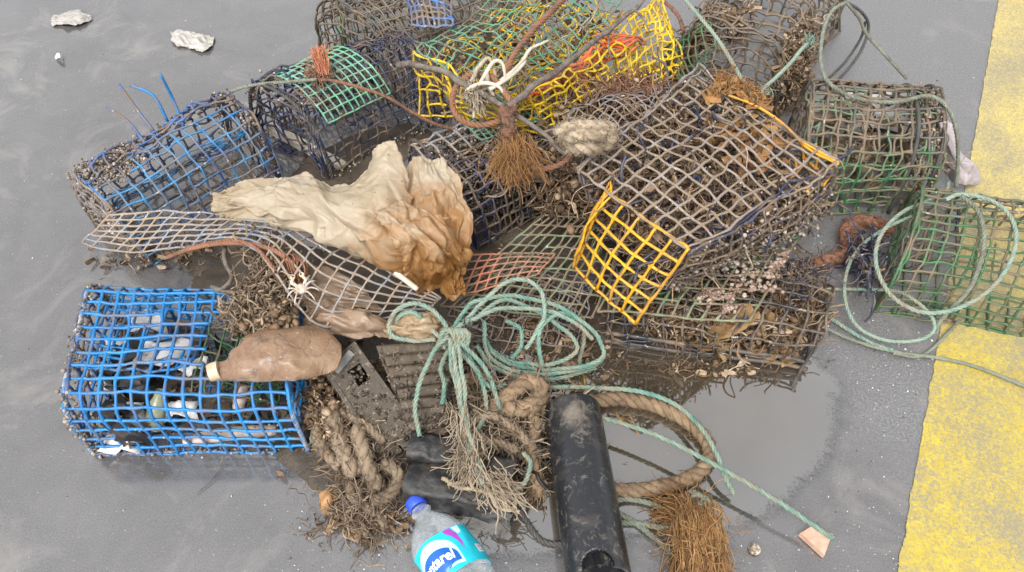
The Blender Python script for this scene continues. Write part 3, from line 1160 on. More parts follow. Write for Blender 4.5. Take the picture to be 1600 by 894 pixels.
# --- large lilac-grey trap, centre right, with yellow flap
L8, B8, R8, T8 = P(903, 265, .30), P(1080, 392, .30), P(1308, 254, .27), P(1090, 106, .27)
t = thing("fish_trap", "large lilac-grey trap packed with brown weed, its yellow end panel hanging open", "fish trap", (0.32, 0.98, 0.09), G_TRAPS)
top8 = bil(L8, B8, R8, T8, (0.0, -0.012, 0.022))
net(MB(), top8, 9, 13, 0.0026, 0.013, 7, 81, 0.0, knot=1.25).build("top_panel", M["lilac"], t)
add_proxy(sample(top8))
B8b, R8b = P(1046, 452, .12), P(1288, 338, .11)
L8b, T8b = P(925, 345, .13), T8 + V(-0.01, 0.02, -0.15)
fs8 = bil(B8, R8, R8b, B8b, (0.012, -0.02, 0))
net(MB(), fs8, 13, 6, 0.0026, 0.010, 8, 82, 0.02).build("side_panel", M["navy_dirty"], t)
add_proxy(sample(fs8))
net(MB(), bil(B8, R8, R8b + V(-.03, .03, 0), B8b + V(-.02, .03, 0), (0.0, 0.0, 0)), 13, 7, 0.0022, 0.014, 9, 83, 0.05).build("inner_net", M["navy"], t)
net(MB(), bil(L8, T8, T8b, L8b, (-0.012, 0.02, 0)), 13, 6, 0.0025, 0.01, 8, 84, 0.02).build("side_panel", M["grey"], t)
fe8 = bil(L8, B8, B8b, L8b)
net(MB(), bil(R8, T8, T8b, R8b, (0.02, 0.015, 0)), 9, 6, 0.0025, 0.012, 8, 85, 0.02).build("end_panel", M["grey"], t)
net(MB(), bil(L8b, B8b, R8b, T8b), 8, 12, 0.0024, 0.012, 8, 86, 0.02).build("floor_panel", M["navy"], t)
fy = bil(P(950, 303, .292), P(1077, 387, .300), P(995, 507, .13), P(898, 414, .15), (-0.012, -0.012, 0.008))
o = net(MB(), fy, 5, 6, 0.0030, 0.006, 9, 87, 0.0, knot=1.35).build("end_flap", M["yellow"], t)
o["label"] = "yellow mesh end flap hanging open"
add_proxy(sample(fy))
fy2 = lambda u, v: fy(0.02 + u * .3, v) + V(-0.035 * u, 0.03, -0.0)
net(MB(), fy2, 3, 9, 0.0022, 0.008, 9, 88, 0.0).build("end_flap", M["yellow"], t)
mb = MB()
p = catmull([P(1135, 148, .285), P(1180, 165, .285), P(1225, 195, .28), P(1262, 232, .275), P(1308, 256, .275)], 8)
mb.tube(p, 0.0026, 6)
fo = bil(P(1253, 222, .278), P(1308, 256, .275), P(1284, 292, .235), P(1258, 262, .23))
net(mb, fo, 2, 3, 0.0025, 0.004, 9, 89, 0.0)
for q in ((1230, 285, 1275, 225), (1240, 270, 1262, 300), (1225, 232, 1245, 262)):
    mb.tube(catmull([P(q[0], q[1], .24), P((q[0] + q[2]) / 2 + 5, (q[1] + q[3]) / 2, .26), P(q[2], q[3], .27)], 5), 0.0024, 6)
o = mb.build("orange_edge", net_mat("amber_plastic", (0.55, 0.24, 0.012), (0.6, 0.3, 0.02), 0.25, 0.05), t)
def pk8():
    u, v = random.random(), random.random()
    a = np.array(top8(u, v)); b_ = (L8b * (1 - u) + B8b * u) * (1 - v) + (T8b * (1 - u) + R8b * u) * v
    w = random.random() ** 0.8 * 0.85 + 0.13
    return a * (1 - w) + b_ * w
mb = MB()
tangle(mb, pk8, 2000, 0.07, 0.0012, 0.5)
flakes(mb, pk8, 450, 0.012)
clods(mb, pk8, 900, 0.007)
tag(mb.build("trapped_weed", M["debris"], t), kind="stuff")
mb = MB()
pkt = lambda: np.array(top8(random.random(), random.random())) - V(0, 0, random.uniform(.02, .06))
tangle(mb, pkt, 90, 0.09, 0.0020, 0.5, 5)
tag(mb.build("blue_strands", M["navy"], t), kind="stuff")
mb = MB()
pko = lambda: np.array(top8(random.uniform(.3, .8), random.uniform(.6, 1.0))) - V(0, 0, random.uniform(.005, .03))
flakes(mb, pko, 70, 0.016)
tag(mb.build("orange_growth", M["ginger"], t), kind="stuff")
mb = MB()
crust(mb, lambda u, v: fs8(u, v), 380, 0.0034, spread=0.006)
crust(mb, lambda u, v: fs8(u, .8 + .2 * v), 200, 0.0045, spread=0.008)
crust(mb, lambda u, v: top8(u, v), 110, 0.0022, spread=0.002)
tag(mb.build("barnacle_crust", M["crust"], t), kind="stuff")

# --- dark olive trap, top right
t = thing("fish_trap", "dark brown-grey slumped trap at the back right with weed caked on its side", "fish trap", (0.60, 1.65, 0), G_TRAPS)
base = [V(0.37, 1.53, 0), V(0.60, 1.425, 0), V(0.83, 1.77, 0), V(0.60, 1.92, 0)]
s9 = trap_parts(t, base, 0.21, 3.0, dict(parts=[
    ("mesh_cover", "cover", 13, 15, 0.0028, "greydark", dict(warp=0.025, wf=8, seed=91, drop=0.04)),
    ("end_panel", "end0", 8, 7, 0.0028, "greydark", dict(warp=0.022, wf=9, seed=92)),
    ("end_panel", "end1", 8, 7, 0.0028, "greydark", dict(warp=0.02, seed=93)),
    ("floor_panel", "floor", 12, 8, 0.0026, "greydark", dict(warp=0.02, seed=94)),
]))
c9 = s9["cover"]
mb = MB()
pk = lambda: np.array(c9(random.uniform(0.0, .42), random.uniform(.68, 1.0))) + RNG.normal(0, .012, 3)
tangle(mb, pk, 420, 0.05, 0.0013)
flakes(mb, pk, 160, 0.010)
clods(mb, pk, 360, 0.006)
pk = lambda: np.array(c9(random.uniform(0.0, .25), random.uniform(.1, .5))) - V(0, 0, random.uniform(0, .08))
tangle(mb, pk, 260, 0.06, 0.0014)
flakes(mb, pk, 200, 0.013)
tag(mb.build("caked_weed", M["debris"], t), kind="stuff")
mb = MB()
pk = lambda: P(random.uniform(1040, 1100), random.uniform(50, 110), random.uniform(.1, .2))
f = bil(P(1040, 70, .12), P(1110, 45, .2), P(1125, 160, .18), P(1065, 140, .12))
net(mb, f, 7, 8, 0.0022, 0.02, 12, 95, 0.05)
mb.build("green_panel", M["greendark"], t)

# --- grey-green tunnel trap, right
t = thing("fish_trap", "grey-green tunnel trap with a round wire end, lying by the yellow stripe", "fish trap", (0.77, 1.25, 0), G_TRAPS)
base = [V(0.63, 1.385, 0), V(0.575, 1.13, 0), V(0.835, 1.13, 0), V(0.865, 1.37, 0)]
s10 = trap_parts(t, base, 0.195, 2.8, dict(parts=[
    ("mesh_cover", "cover", 9, 12, 0.0030, "greydark", dict(range=(0, 0.72), warp=0.014, wf=6, seed=101, drop=0.02)),
    ("side_panel", "cover", 9, 5, 0.0030, "greendark", dict(range=(0.72, 1), warp=0.014, wf=6, seed=101, drop=0.0)),
    ("end_panel", "end1", 8, 7, 0.0026, "greydark", dict(warp=0.012, wf=9, seed=102)),
    ("end_panel", "end0", 8, 7, 0.0026, "greydark", dict(warp=0.012, wf=9, seed=103)),
    ("floor_panel", "floor", 9, 7, 0.0028, "greendark", dict(warp=0.012, seed=104)),
]))
c10 = s10["cover"]
f = lambda u, v: c10(u, .45 + .5 * v) * 0.985 + V(0, .02, -0.006)
net(MB(), f, 10, 8, 0.0026, 0.02, 8, 105, 0.03).build("inner_net", M["olive"], t)
mb = MB()
for uu in (1.0, 0.80):
    p = np.array([c10(uu, v) for v in np.linspace(0, 1, 30)])
    mb.tube(p, 0.0042, 7)
mb.build("end_ring", M["darkrope"], t)
mb = MB()
a, b_ = P(1262, 187, .16), P(1345, 172, .18)
mb.tube(catmull([a, (a + b_) / 2 + V(0, 0, .004), b_], 5), [0.009, .011, .0105, .010, .011, .0105, .0095, .010, .0105, .010, .008], 9)
mb.build("wood_bar", M["wood"], t)
mb = MB()
pk = in_quad(V(.62, 1.15, 0), V(.87, 1.15, 0), V(.93, 1.35, 0), V(.68, 1.36, 0), 0.02, 0.12)
tangle(mb, pk, 110, 0.06, 0.0014)
flakes(mb, pk, 130, 0.015)
crust(mb, lambda u, v: c10(.9 + .1 * u, .3 + .6 * v), 90, 0.0035, spread=0.01)
tag(mb.build("trapped_weed", M["debris"], t), kind="stuff")

# --- green trap over the yellow stripe, far right
t = thing("fish_trap", "green mesh trap lying across the yellow stripe at the right edge", "fish trap", (0.93, 0.96, 0), G_TRAPS)
base = [V(0.805, 1.13, 0), V(0.685, 0.875, 0), V(1.10, 0.79, 0), V(1.22, 1.05, 0)]
s11 = trap_parts(t, base, 0.16, 2.1, dict(parts=[
    ("end_panel", "end0", 6, 5, 0.0024, "greendark", dict(warp=0.014, wf=9, seed=112)),
    ("mesh_cover", "cover", 15, 9, 0.0026, "olive", dict(range=(0, 0.52), warp=0.010, wf=6, seed=111, drop=0.02)),
    ("side_panel", "cover", 15, 11, 0.0026, "greendark", dict(range=(0.52, 1), warp=0.010, wf=6, seed=111, drop=0.01)),
    ("floor_panel", "floor", 13, 7, 0.0026, "greendark", dict(warp=0.008, seed=114)),
]))
c11 = s11["cover"]
f = bil(P(1375, 430, .05), P(1500, 400, .10), P(1500, 330, .13), P(1440, 345, .14), (0, 0, 0))
net(MB(), f, 5, 4, 0.0036, 0.008, 7, 115, 0.0).build("entrance_frame", M["black"], t)
mb = MB()
p = np.array([c11(0.0, v) for v in np.linspace(0, 1, 24)])
rope(mb, p, 0.0028, 0.03)
p = np.array([s11["floor"](0.0, v) for v in np.linspace(0, 1, 8)])
rope(mb, p, 0.005, 0.03)
mb.build("rim_rope", M["midgreen"], t)

# --- flattened black trap, front centre right
t = thing("fish_trap", "flattened black trap at the puddle's edge, stuffed with brown weed and mud", "fish trap", (0.36, 0.86, 0), G_TRAPS)
base = [V(0.20, 0.97, 0), V(0.175, 0.80, 0), V(0.515, 0.742, 0), V(0.585, 0.88, 0)]
s12 = trap_parts(t, base, 0.10, 3.0, dict(parts=[
    ("mesh_cover", "cover", 11, 9, 0.0026, "black", dict(warp=0.016, wf=8, seed=121, drop=0.04)),
    ("end_panel", "end0", 6, 4, 0.0026, "black", dict(warp=0.014, seed=122)),
    ("end_panel", "end1", 6, 4, 0.0026, "black", dict(warp=0.014, seed=123)),
]))
c12 = s12["cover"]
mb = MB()
for vv in (0.97, 0.90):
    p = np.array([c12(u, vv) + V(0, 0, .003) + nz(c12(u, vv), 9, 5) * .008 for u in np.linspace(-0.02, 1.02, 16)])
    mb.tube(catmull(p, 3), 0.0042, 6)
mb.build("rim_wire", M["black"], t)
mb = MB()
pk = in_quad(V(.21, .95, 0), V(.20, .81, 0), V(.51, .76, 0), V(.56, .87, 0), 0.006, 0.07)
tangle(mb, pk, 900, 0.06, 0.0013, .5)
flakes(mb, pk, 160, 0.012)
clods(mb, pk, 420, 0.008)
tag(mb.build("trapped_weed", M["debris"], t), kind="stuff")
mb = MB()
for q in ((1150, 512, .07, .035), (1205, 505, .06, .03), (1225, 540, .03, .03), (1190, 555, .02, .03), (1120, 540, .03, .03), (1235, 560, .02, .02)):
    for _ in range(3):
        flakes(mb, lambda: P(q[0] + random.gauss(0, 8), q[1] + random.gauss(0, 5), q[2]), 1, q[3])
mb.build("leaf_scrap", plain_mat("brown_leaf", (0.17, 0.09, 0.035), (0.28, 0.18, 0.08), 30, 0.5, 0.4, 90), t)

# --- loose sage net panel lying on it
t = thing("net_panel", "sage green mesh panel with pinkish crust, lying under the yellow flap", "net panel", (0.33, 0.86, 0.10), "loose net panels in the heap")
f = bil(P(935, 488, .095), P(1168, 498, .105), P(1246, 372, .105), P(1000, 380, .11), (0, 0, 0.012))
net(MB(), f, 10, 6, 0.0026, 0.006, 7, 131, 0.02).build("mesh", M["sage"], t)
add_proxy(sample(f))
f2 = lambda u, v: f(.25 + .75 * u, .25 + .75 * v) - V(.01, 0, .022)
net(MB(), f2, 9, 7, 0.0024, 0.012, 9, 132, 0.05).build("mesh", M["greendark"], t)
mb = MB()
def pinkspot(px, py, n, s):
    for _ in range(n):
        c = P(px + random.gauss(0, s), py + random.gauss(0, s * .6), .112)
        r = random.uniform(.002, .0055)
        mb.lump(c, (r, r, r * .8), 1, .35)
for q in ((1105, 465, 45, 9), (1128, 458, 18, 8), (1170, 440, 20, 10), (1200, 428, 20, 9), (1138, 482, 30, 6), (1215, 415, 25, 7), (1150, 455, 30, 12), (1190, 450, 25, 10), (1170, 420, 20, 10), (1225, 400, 20, 8)):
    pinkspot(*q)
tag(mb.build("pink_crust", island_mat("pink_crust", [(0, (.16, .10, .07)), (.5, (.30, .20, .15)), (1, (.42, .33, .26))], .7, .4), t), kind="stuff")

t = thing("net_panel", "olive green mesh sheet spread flat left of the yellow flap", "net panel", (0.10, 0.93, 0.06), "loose net panels in the heap")
f = bil(P(690, 478, .05), P(925, 500, .07), P(985, 345, .12), P(850, 338, .11), (0, 0, 0.01))
net(MB(), f, 12, 9, 0.0023, 0.008, 7, 141, 0.03).build("mesh", M["sage"], t)
add_proxy(sample(f))
f2 = bil(P(700, 500, .03), P(900, 545, .02), P(930, 440, .05), P(790, 400, .06), (0, 0, .01))
net(MB(), f2, 12, 8, 0.0018, 0.02, 9, 142, 0.06).build("mesh", M["grey"], t)

t = thing("net_panel", "coral red mesh strip beside the brown end of the plastic film", "net panel", (-0.02, 0.98, 0.09), "loose net panels in the heap")
f = bil(P(712, 462, .085), P(838, 430, .10), P(868, 394, .11), P(738, 398, .105), (0, 0, 0.008))
net(MB(), f, 8, 5, 0.0020, 0.005, 8, 145, 0.0).build("mesh", M["coral"], t)
add_proxy(sample(f))

# --- loose blue-grey net draped between the traps
rows = [[(172, 333, .165), (255, 331, .175), (340, 330, .19), (430, 346, .20), (520, 378, .195), (600, 416, .175), (690, 470, .12)],
        [(150, 358, .14), (230, 366, .155), (320, 356, .20), (425, 368, .23), (505, 430, .20), (590, 455, .16), (680, 478, .11)],
        [(128, 379, .10), (205, 398, .12), (290, 386, .17), (395, 384, .24), (488, 505, .165), (570, 497, .13), (670, 492, .09)]]
ctl = np.array([[P(*q) for q in r] for r in rows])
rs = [resample_n(catmull(r, 16), 97) for r in ctl]
def drape(u, v):
    k = u * 96
    i = min(int(k), 95)
    a, b_, c_ = (r[i] * (1 - (k - i)) + r[i + 1] * (k - i) for r in rs)
    return a * (1 - v) * (1 - 2 * v) + b_ * 4 * v * (1 - v) + c_ * v * (2 * v - 1)
t = thing("net_panel", "blue-grey loose net draped in a wave from the left trap to the film", "net panel", (-0.4, 0.95, 0.1), "loose net panels in the heap")
net(MB(), drape, 26, 6, 0.0022, 0.006, 9, 151, 0.01).build("mesh", M["bluegrey"], t)
add_proxy(np.array([[drape(i / 24, j / 5) for j in range(6)] for i in range(25)]))
mb = MB()
rope(mb, [drape(u, 1.0) for u in np.linspace(0.32, 0.62, 9)], 0.003, 0.02)
mb.build("edge_cord", M["rust"], t)
# ================================================================== plastic films, bottles, boards
def film_mat(name, c1, c2, c3, trans=0.35, rough=0.35):
    m, nt, b, out = new_mat(name)
    co = coords(nt)
    col = mix(nt, ramp(nt, ntex(nt, co, 11, 5, 0.6, 0.5), [(0.35, 0), (0.65, 1)]), c1, c2)
    col = mix(nt, ramp(nt, ntex(nt, co, 18, 6, 0.7, 0.8), [(0.56, 0), (0.72, 1)]), col, c3)
    col = mix(nt, ramp(nt, ntex(nt, co, 160, 2), [(0.70, 0), (0.76, 1)]), col, (0.2, 0.12, 0.06))
    nt.links.new(col, b.inputs["Base Color"])
    b.inputs["Roughness"].default_value = rough
    bump(nt, b, ntex(nt, co, 130, 5, 0.65), 0.45, 0.0025)
    tl = N(nt, "ShaderNodeBsdfTranslucent")
    nt.links.new(col, tl.inputs["Color"])
    ms = N(nt, "ShaderNodeMixShader")
    ms.inputs[0].default_value = trans
    nt.links.new(b.outputs[0], ms.inputs[1])
    nt.links.new(tl.outputs[0], ms.inputs[2])
    nt.links.new(ms.outputs[0], out.inputs[0])
    return m


def stained_film():
    """one thin film, cream where clean, amber where it was stained round the bunched end"""
    m, nt, b, out = new_mat("stained_film")
    co = coords(nt)
    col = mix(nt, ramp(nt, ntex(nt, co, 9, 5, 0.6, 0.5), [(0.38, 0), (0.65, 1)]), (0.58, 0.50, 0.38), (0.50, 0.40, 0.27))
    d = N(nt, "ShaderNodeVectorMath", _operation="DISTANCE")
    d.inputs[1].default_value = tuple(P(682, 412, .18) - P(560, 380, .15))
    nt.links.new(co, d.inputs[0])
    ma = N(nt, "ShaderNodeMath", _operation="MULTIPLY_ADD")
    ma.inputs[1].default_value = 0.22
    nt.links.new(ntex(nt, co, 17, 6, 0.7, 1.0), ma.inputs[0])
    nt.links.new(d.outputs["Value"], ma.inputs[2])
    col = mix(nt, ramp(nt, ma.outputs[0], [(0.14, 1), (0.21, 0.65), (0.27, 0)]), col, (0.42, 0.195, 0.045))
    col = mix(nt, ramp(nt, ntex(nt, co, 13, 6, 0.7, 1.2), [(0.58, 0), (0.72, 0.6)]), col, (0.38, 0.24, 0.10))
    col = mix(nt, ramp(nt, ntex(nt, co, 160, 2), [(0.69, 0), (0.75, 1)]), col, (0.2, 0.12, 0.06))
    nt.links.new(col, b.inputs["Base Color"])
    b.inputs["Roughness"].default_value = 0.42
    b.inputs["Coat Weight"].default_value = 0.0
    b.inputs["Coat Roughness"].default_value = 0.15
    wv = N(nt, "ShaderNodeTexVoronoi")
    wv.inputs["Scale"].default_value = 38
    wv.feature = "F1"
    nz_ = N(nt, "ShaderNodeTexNoise")
    nz_.inputs["Scale"].default_value = 14
    nt.links.new(co, nz_.inputs["Vector"])
    ad = N(nt, "ShaderNodeVectorMath", _operation="MULTIPLY_ADD")
    ad.inputs[1].default_value = (.05, .05, .05)
    nt.links.new(nz_.outputs["Color"], ad.inputs[0])
    nt.links.new(co, ad.inputs[2])
    nt.links.new(ad.outputs[0], wv.inputs["Vector"])
    bump(nt, b, wv.outputs["Distance"], 0.16, 0.008)
    tl = N(nt, "ShaderNodeBsdfTranslucent")
    nt.links.new(col, tl.inputs["Color"])
    tp = N(nt, "ShaderNodeBsdfTransparent")
    tp.inputs["Color"].default_value = (.9, .82, .68, 1)
    m1 = N(nt, "ShaderNodeMixShader")
    m1.inputs[0].default_value = .45
    nt.links.new(b.outputs[0], m1.inputs[1])
    nt.links.new(tl.outputs[0], m1.inputs[2])
    m2 = N(nt, "ShaderNodeMixShader")
    nt.links.new(ramp(nt, ntex(nt, co, 7, 4), [(0.4, 0.06), (0.7, 0.32)]), m2.inputs[0])
    nt.links.new(m1.outputs[0], m2.inputs[1])
    nt.links.new(tp.outputs[0], m2.inputs[2])
    nt.links.new(m2.outputs[0], out.inputs[0])
    return m


F_pale = F_amber = stained_film()
F_tan = film_mat("tan_film", (0.36, 0.25, 0.145), (0.44, 0.33, 0.21), (0.29, 0.175, 0.08), 0.35, 0.28)
F_brown = film_mat("brown_film", (0.25, 0.165, 0.105), (0.33, 0.235, 0.16), (0.15, 0.09, 0.05), 0.2)


def film(rows, nu, nv, **k):
    return sheet([[P(*q) for q in r] for r in rows], nu, nv, **k)


t = thing("plastic_film", "large crumpled beige plastic film with amber brown end, thrown over the nets", "plastic film", P(560, 380, .15))
g = film([[(328, 303, .20), (365, 297, .215), (410, 282, .225), (465, 274, .235), (520, 289, .24), (570, 262, .27), (588, 230, .31), (614, 222, .32)],
          [(332, 312, .20), (375, 312, .225), (425, 302, .25), (480, 300, .265), (525, 310, .27), (575, 300, .285), (605, 275, .29), (634, 268, .285)],
          [(340, 322, .19), (380, 330, .22), (430, 330, .245), (485, 328, .26), (530, 345, .265), (580, 345, .275), (615, 330, .27), (645, 320, .26)],
          [(345, 332, .18), (395, 350, .205), (450, 350, .22), (500, 368, .22), (545, 388, .22), (595, 398, .23), (630, 390, .235), (662, 385, .23)],
          [(350, 345, .16), (400, 357, .185), (455, 352, .20), (510, 375, .19), (560, 402, .18), (610, 428, .165), (650, 447, .15), (690, 440, .15)]],
         150, 200, crease=0.0110, cf=60, seed=3, fine=0.0004, ruffle=0.008)
thick(g, 0.0012).build("sheet", F_pale, t)
add_proxy(g[::9, ::9])
g = film([[(636, 262, .275), (650, 243, .285), (672, 247, .28), (693, 245, .275), (703, 262, .265)],
          [(628, 290, .265), (650, 280, .275), (675, 280, .275), (700, 280, .265), (720, 300, .25)],
          [(630, 325, .25), (655, 318, .26), (685, 318, .26), (712, 325, .245), (738, 345, .225)],
          [(640, 360, .24), (665, 355, .24), (690, 360, .235), (715, 365, .22), (735, 380, .20)],
          [(655, 395, .22), (680, 395, .215), (700, 400, .205), (718, 400, .19), (728, 402, .17)]],
         90, 90, crease=0.011, cf=26, seed=8, fine=.0004, ruffle=0.006)
thick(g, 0.0012).build("torn_flap", F_pale, t)
g = film([[(585, 330, .285), (620, 320, .29), (655, 325, .285), (690, 345, .265), (712, 370, .23)],
          [(600, 355, .28), (635, 350, .29), (668, 355, .28), (700, 375, .25), (735, 395, .20)],
          [(625, 390, .26), (655, 385, .265), (685, 390, .25), (712, 400, .22), (732, 415, .18)],
          [(635, 420, .21), (660, 412, .22), (690, 412, .215), (712, 420, .19), (724, 440, .15)],
          [(648, 446, .15), (670, 452, .14), (690, 460, .13), (710, 457, .125), (722, 450, .13)]],
         120, 120, crease=0.014, cf=40, seed=12, fine=0.0005, ruffle=0.01)
thick(g, 0.0012).build("bunched_end", F_amber, t)
mb = MB()
mb.tube(catmull([P(617, 425, .19), P(634, 438, .18), P(652, 452, .165)], 5), 0.0048, 10)
mb.build("stiff_edge", plain_mat("cream_plastic", (0.62, 0.57, 0.47), (0.5, 0.43, 0.32), 30, 0.35), t)

# brown film rags beside the tray
for rows, sd, nm, lab in (
    ([[(425, 425, .12), (470, 415, .15), (520, 425, .15), (565, 445, .14)],
      [(430, 455, .12), (475, 450, .15), (525, 455, .155), (580, 465, .14)],
      [(450, 480, .11), (490, 482, .14), (540, 480, .14), (600, 482, .12)]], 23, "plastic_rag", "wide brown plastic rag beneath the mesh of the loose net's low lobe"),
    ([[(470, 485, .13), (500, 470, .15), (540, 475, .15), (585, 490, .14), (610, 500, .13)],
      [(475, 505, .13), (505, 495, .16), (545, 500, .16), (590, 505, .15), (615, 512, .13)],
      [(485, 520, .12), (515, 522, .14), (550, 525, .14), (590, 528, .13), (610, 530, .12)]], 21, "plastic_rag", "brown translucent plastic rag under the low edge of the loose net"),
    ([[(600, 505, .15), (635, 490, .16), (670, 490, .16), (695, 505, .14)],
      [(600, 520, .15), (640, 512, .17), (672, 508, .17), (695, 518, .14)],
      [(610, 532, .13), (645, 532, .14), (672, 528, .14), (690, 528, .13)]], 22, "plastic_rag", "small tan plastic rag inside the first loop of green rope")):
    g = film(rows, 50, 60, crease=0.009, cf=16, seed=sd, ruffle=0.004)
    single(thick(g, 0.001), nm, F_tan if sd == 22 else F_brown, lab, "plastic rag")

# lilac grey bag past the tunnel trap
g = film([[(1450, 175, .10), (1472, 182, .11), (1490, 200, .10)], [(1462, 205, .10), (1482, 212, .12), (1496, 225, .10)],
          [(1470, 235, .08), (1488, 240, .10), (1510, 250, .07)], [(1475, 258, .05), (1500, 262, .07), (1526, 278, .03)],
          [(1482, 275, .02), (1505, 288, .035), (1524, 290, .01)]], 60, 36, crease=0.008, cf=16, seed=31, ruffle=0.004)
single(thick(g, 0.0015), "plastic_bag", film_mat("lilac_bag", (0.42, 0.36, 0.36), (0.50, 0.45, 0.45), (0.25, 0.2, 0.19), 0.2, 0.4),
       "pale lilac-grey crumpled bag sticking out past the round wire trap end", "plastic bag")
g = film([[(1300, 150, .06), (1350, 140, .07), (1400, 150, .07), (1440, 165, .05)], [(1295, 175, .05), (1350, 168, .09), (1405, 172, .09), (1445, 190, .05)],
          [(1300, 200, .04), (1350, 200, .06), (1400, 205, .06), (1440, 215, .04)]], 46, 50, crease=0.009, cf=16, seed=33)
single(thick(g, 0.0015), "plastic_sheet", film_mat("white_sheet", (0.5, 0.47, 0.46), (0.42, 0.38, 0.36), (0.28, 0.22, 0.19), 0.2, 0.4),
       "grey-white plastic sheet inside the round ended wire trap", "plastic sheet")

# squashed brown bottle lying over the blue trap
def loft(mb, stations, n=28, dents=0.0, seed=0):
    """stations: centre, half width (side), half height; flattened bottle body"""
    rings = []
    C_ = np.array([s[0] for s in stations])
    t_, _, _ = frames(C_)
    for (c, a, h), t0 in zip(stations, t_):
        side = np.cross(t0, (0, 0, 1.0))
        side /= np.linalg.norm(side)
        up = np.cross(side, t0)
        ring = []
        for k in range(n):
            th = 2 * math.pi * k / n
            cs, sn = math.cos(th), math.sin(th)
            p = np.asarray(c) + side * a * math.copysign(abs(cs) ** 0.85, cs) + up * h * math.copysign(abs(sn) ** 0.85, sn)
            ring.append(p)
        rings.append(ring + ring[:1])
    g = np.array(rings)
    m = 6 * (len(stations) - 1) + 1
    gg = np.stack([resample_u(g[:, k], m) for k in range(n + 1)], 1)
    if dents:
        for i in range(gg.shape[0]):
            for k in range(n):
                p = gg[i, k]
                gg[i, k] = p + nz(p, 16, seed) * dents + nz(p, 55, seed + 2) * dents * .35
            gg[i, n] = gg[i, 0]
    mb.grid(gg)
    for i in (0, -1):
        c = gg[i].mean(axis=0)
        o = mb.n
        mb.raw(np.vstack((gg[i][:-1], c[None])), [(k, (k + 1) % n, n) if i == 0 else ((k + 1) % n, k, n) for k in range(n)])
    return gg


def resample_u(col, m):
    c = catmull(list(col), 6)
    return c[:m]


def brown_plastic():
    m, nt, b, _ = new_mat("stained_bottle_plastic")
    co = coords(nt)
    col = mix(nt, ramp(nt, ntex(nt, co, 14, 6, 0.65, 0.6), [(0.38, 0), (0.62, 1)]), (0.17, 0.095, 0.052), (0.27, 0.17, 0.10))
    col = mix(nt, ramp(nt, ntex(nt, co, 26, 6, 0.7, 1.5), [(0.6, 0), (0.68, 1)]), col, (0.15, 0.08, 0.045))
    wv = N(nt, "ShaderNodeTexNoise")
    wv.inputs["Scale"].default_value = 9
    wv.inputs["Detail"].default_value = 4
    nt.links.new(co, wv.inputs["Vector"])
    col = mix(nt, ramp(nt, wv.outputs["Fac"], [(0.492, 0), (0.5, 0.55), (0.508, 0)]), col, (0.07, 0.05, 0.04))
    col = mix(nt, ramp(nt, ntex(nt, co, 90, 2), [(0.70, 0), (0.75, 1)]), col, (0.34, 0.26, 0.18))
    nt.links.new(col, b.inputs["Base Color"])
    b.inputs["Roughness"].default_value = 0.24
    b.inputs["Coat Weight"].default_value = 0.25
    b.inputs["Coat Roughness"].default_value = 0.15
    bump(nt, b, ntex(nt, co, 32, 7, 0.72, 1.2), 0.8, 0.006)
    return m


t = thing("plastic_bottle", "squashed opaque brown bottle lying across the blue trap beside the black tray", "plastic bottle", P(430, 560, .165))
mb = MB()
st = [(P(343, 578, .185), .0105, .0105), (P(352, 576, .186), .0115, .0115), (P(362, 573, .188), .014, .014), (P(376, 568, .19), .026, .019), (P(400, 560, .19), .041, .023), (P(435, 554, .19), .046, .024),
      (P(470, 552, .185), .045, .022), (P(500, 553, .178), .040, .018), (P(522, 556, .172), .030, .010), (P(530, 557, .170), .024, .005)]
gg = loft(mb, st, 36, 0.011, 5)
mb.build("body", brown_plastic(), t)
add_proxy(gg[::4, ::3])
mb = MB()
loft(mb, [(P(326, 583, .184), .0125, .0125), (P(333, 581, .184), .0135, .0135), (P(343, 578, .185), .0135, .0135)], 20)
mb.build("neck_ring", plain_mat("beige_plastic", (0.42, 0.30, 0.18), (0.5, 0.4, 0.28), 60, 0.4), t)

# black plastic tray with a square hole, muddy
def mud_mat(name, c, mudc, amt, rough=0.35):
    m, nt, b, _ = new_mat(name)
    co = coords(nt)
    f = ramp(nt, ntex(nt, co, 13, 7, 0.72, 0.7), [(0.66 - amt * .5, 0), (0.76 - amt * .5, 1)])
    f2 = ramp(nt, ntex(nt, co, 130, 4, 0.8), [(0.58, 0), (0.66, 1)])
    col = mix(nt, f, c, mudc)
    col = mix(nt, f2, col, (0.26, 0.21, 0.155))
    nt.links.new(col, b.inputs["Base Color"])
    nt.links.new(ramp(nt, f, [(0, rough), (1, 0.7)]), b.inputs["Roughness"])
    bump(nt, b, ntex(nt, co, 160, 6, 0.7), 0.6, 0.003)
    return m


traym = mud_mat("muddy_black_plastic", (0.026, 0.024, 0.021), (0.060, 0.045, 0.030), 0.8, 0.55)
t = thing("plastic_tray", "broken black plastic tray piece with a square hole, caked with mud, leaning up", "plastic tray", P(600, 640, .0))
A, B_, C_, D_ = P(508, 578, .125), P(556, 536, .145), P(664, 690, .045), P(601, 716, .02)
fT = bil(A, B_, C_, D_, (0, 0, -0.004))
n_, m_ = 20, 44
gridp = np.array([[fT(i / n_, j / m_) + nz(fT(i / n_, j / m_), 18, 3) * .003 for j in range(m_ + 1)] for i in range(n_ + 1)])
nrm = np.cross(B_ - A, D_ - A); nrm /= np.linalg.norm(nrm); nrm *= 1 if nrm[2] > 0 else -1
def holed(i, j):
    u, v = (i + .5) / n_, (j + .5) / m_
    return 0.42 < u < 0.80 and 0.14 < v < 0.30 and (u - .42) > (v - .14) * .3
mb = MB()
top, bot = gridp + nrm * .003, gridp - nrm * .003
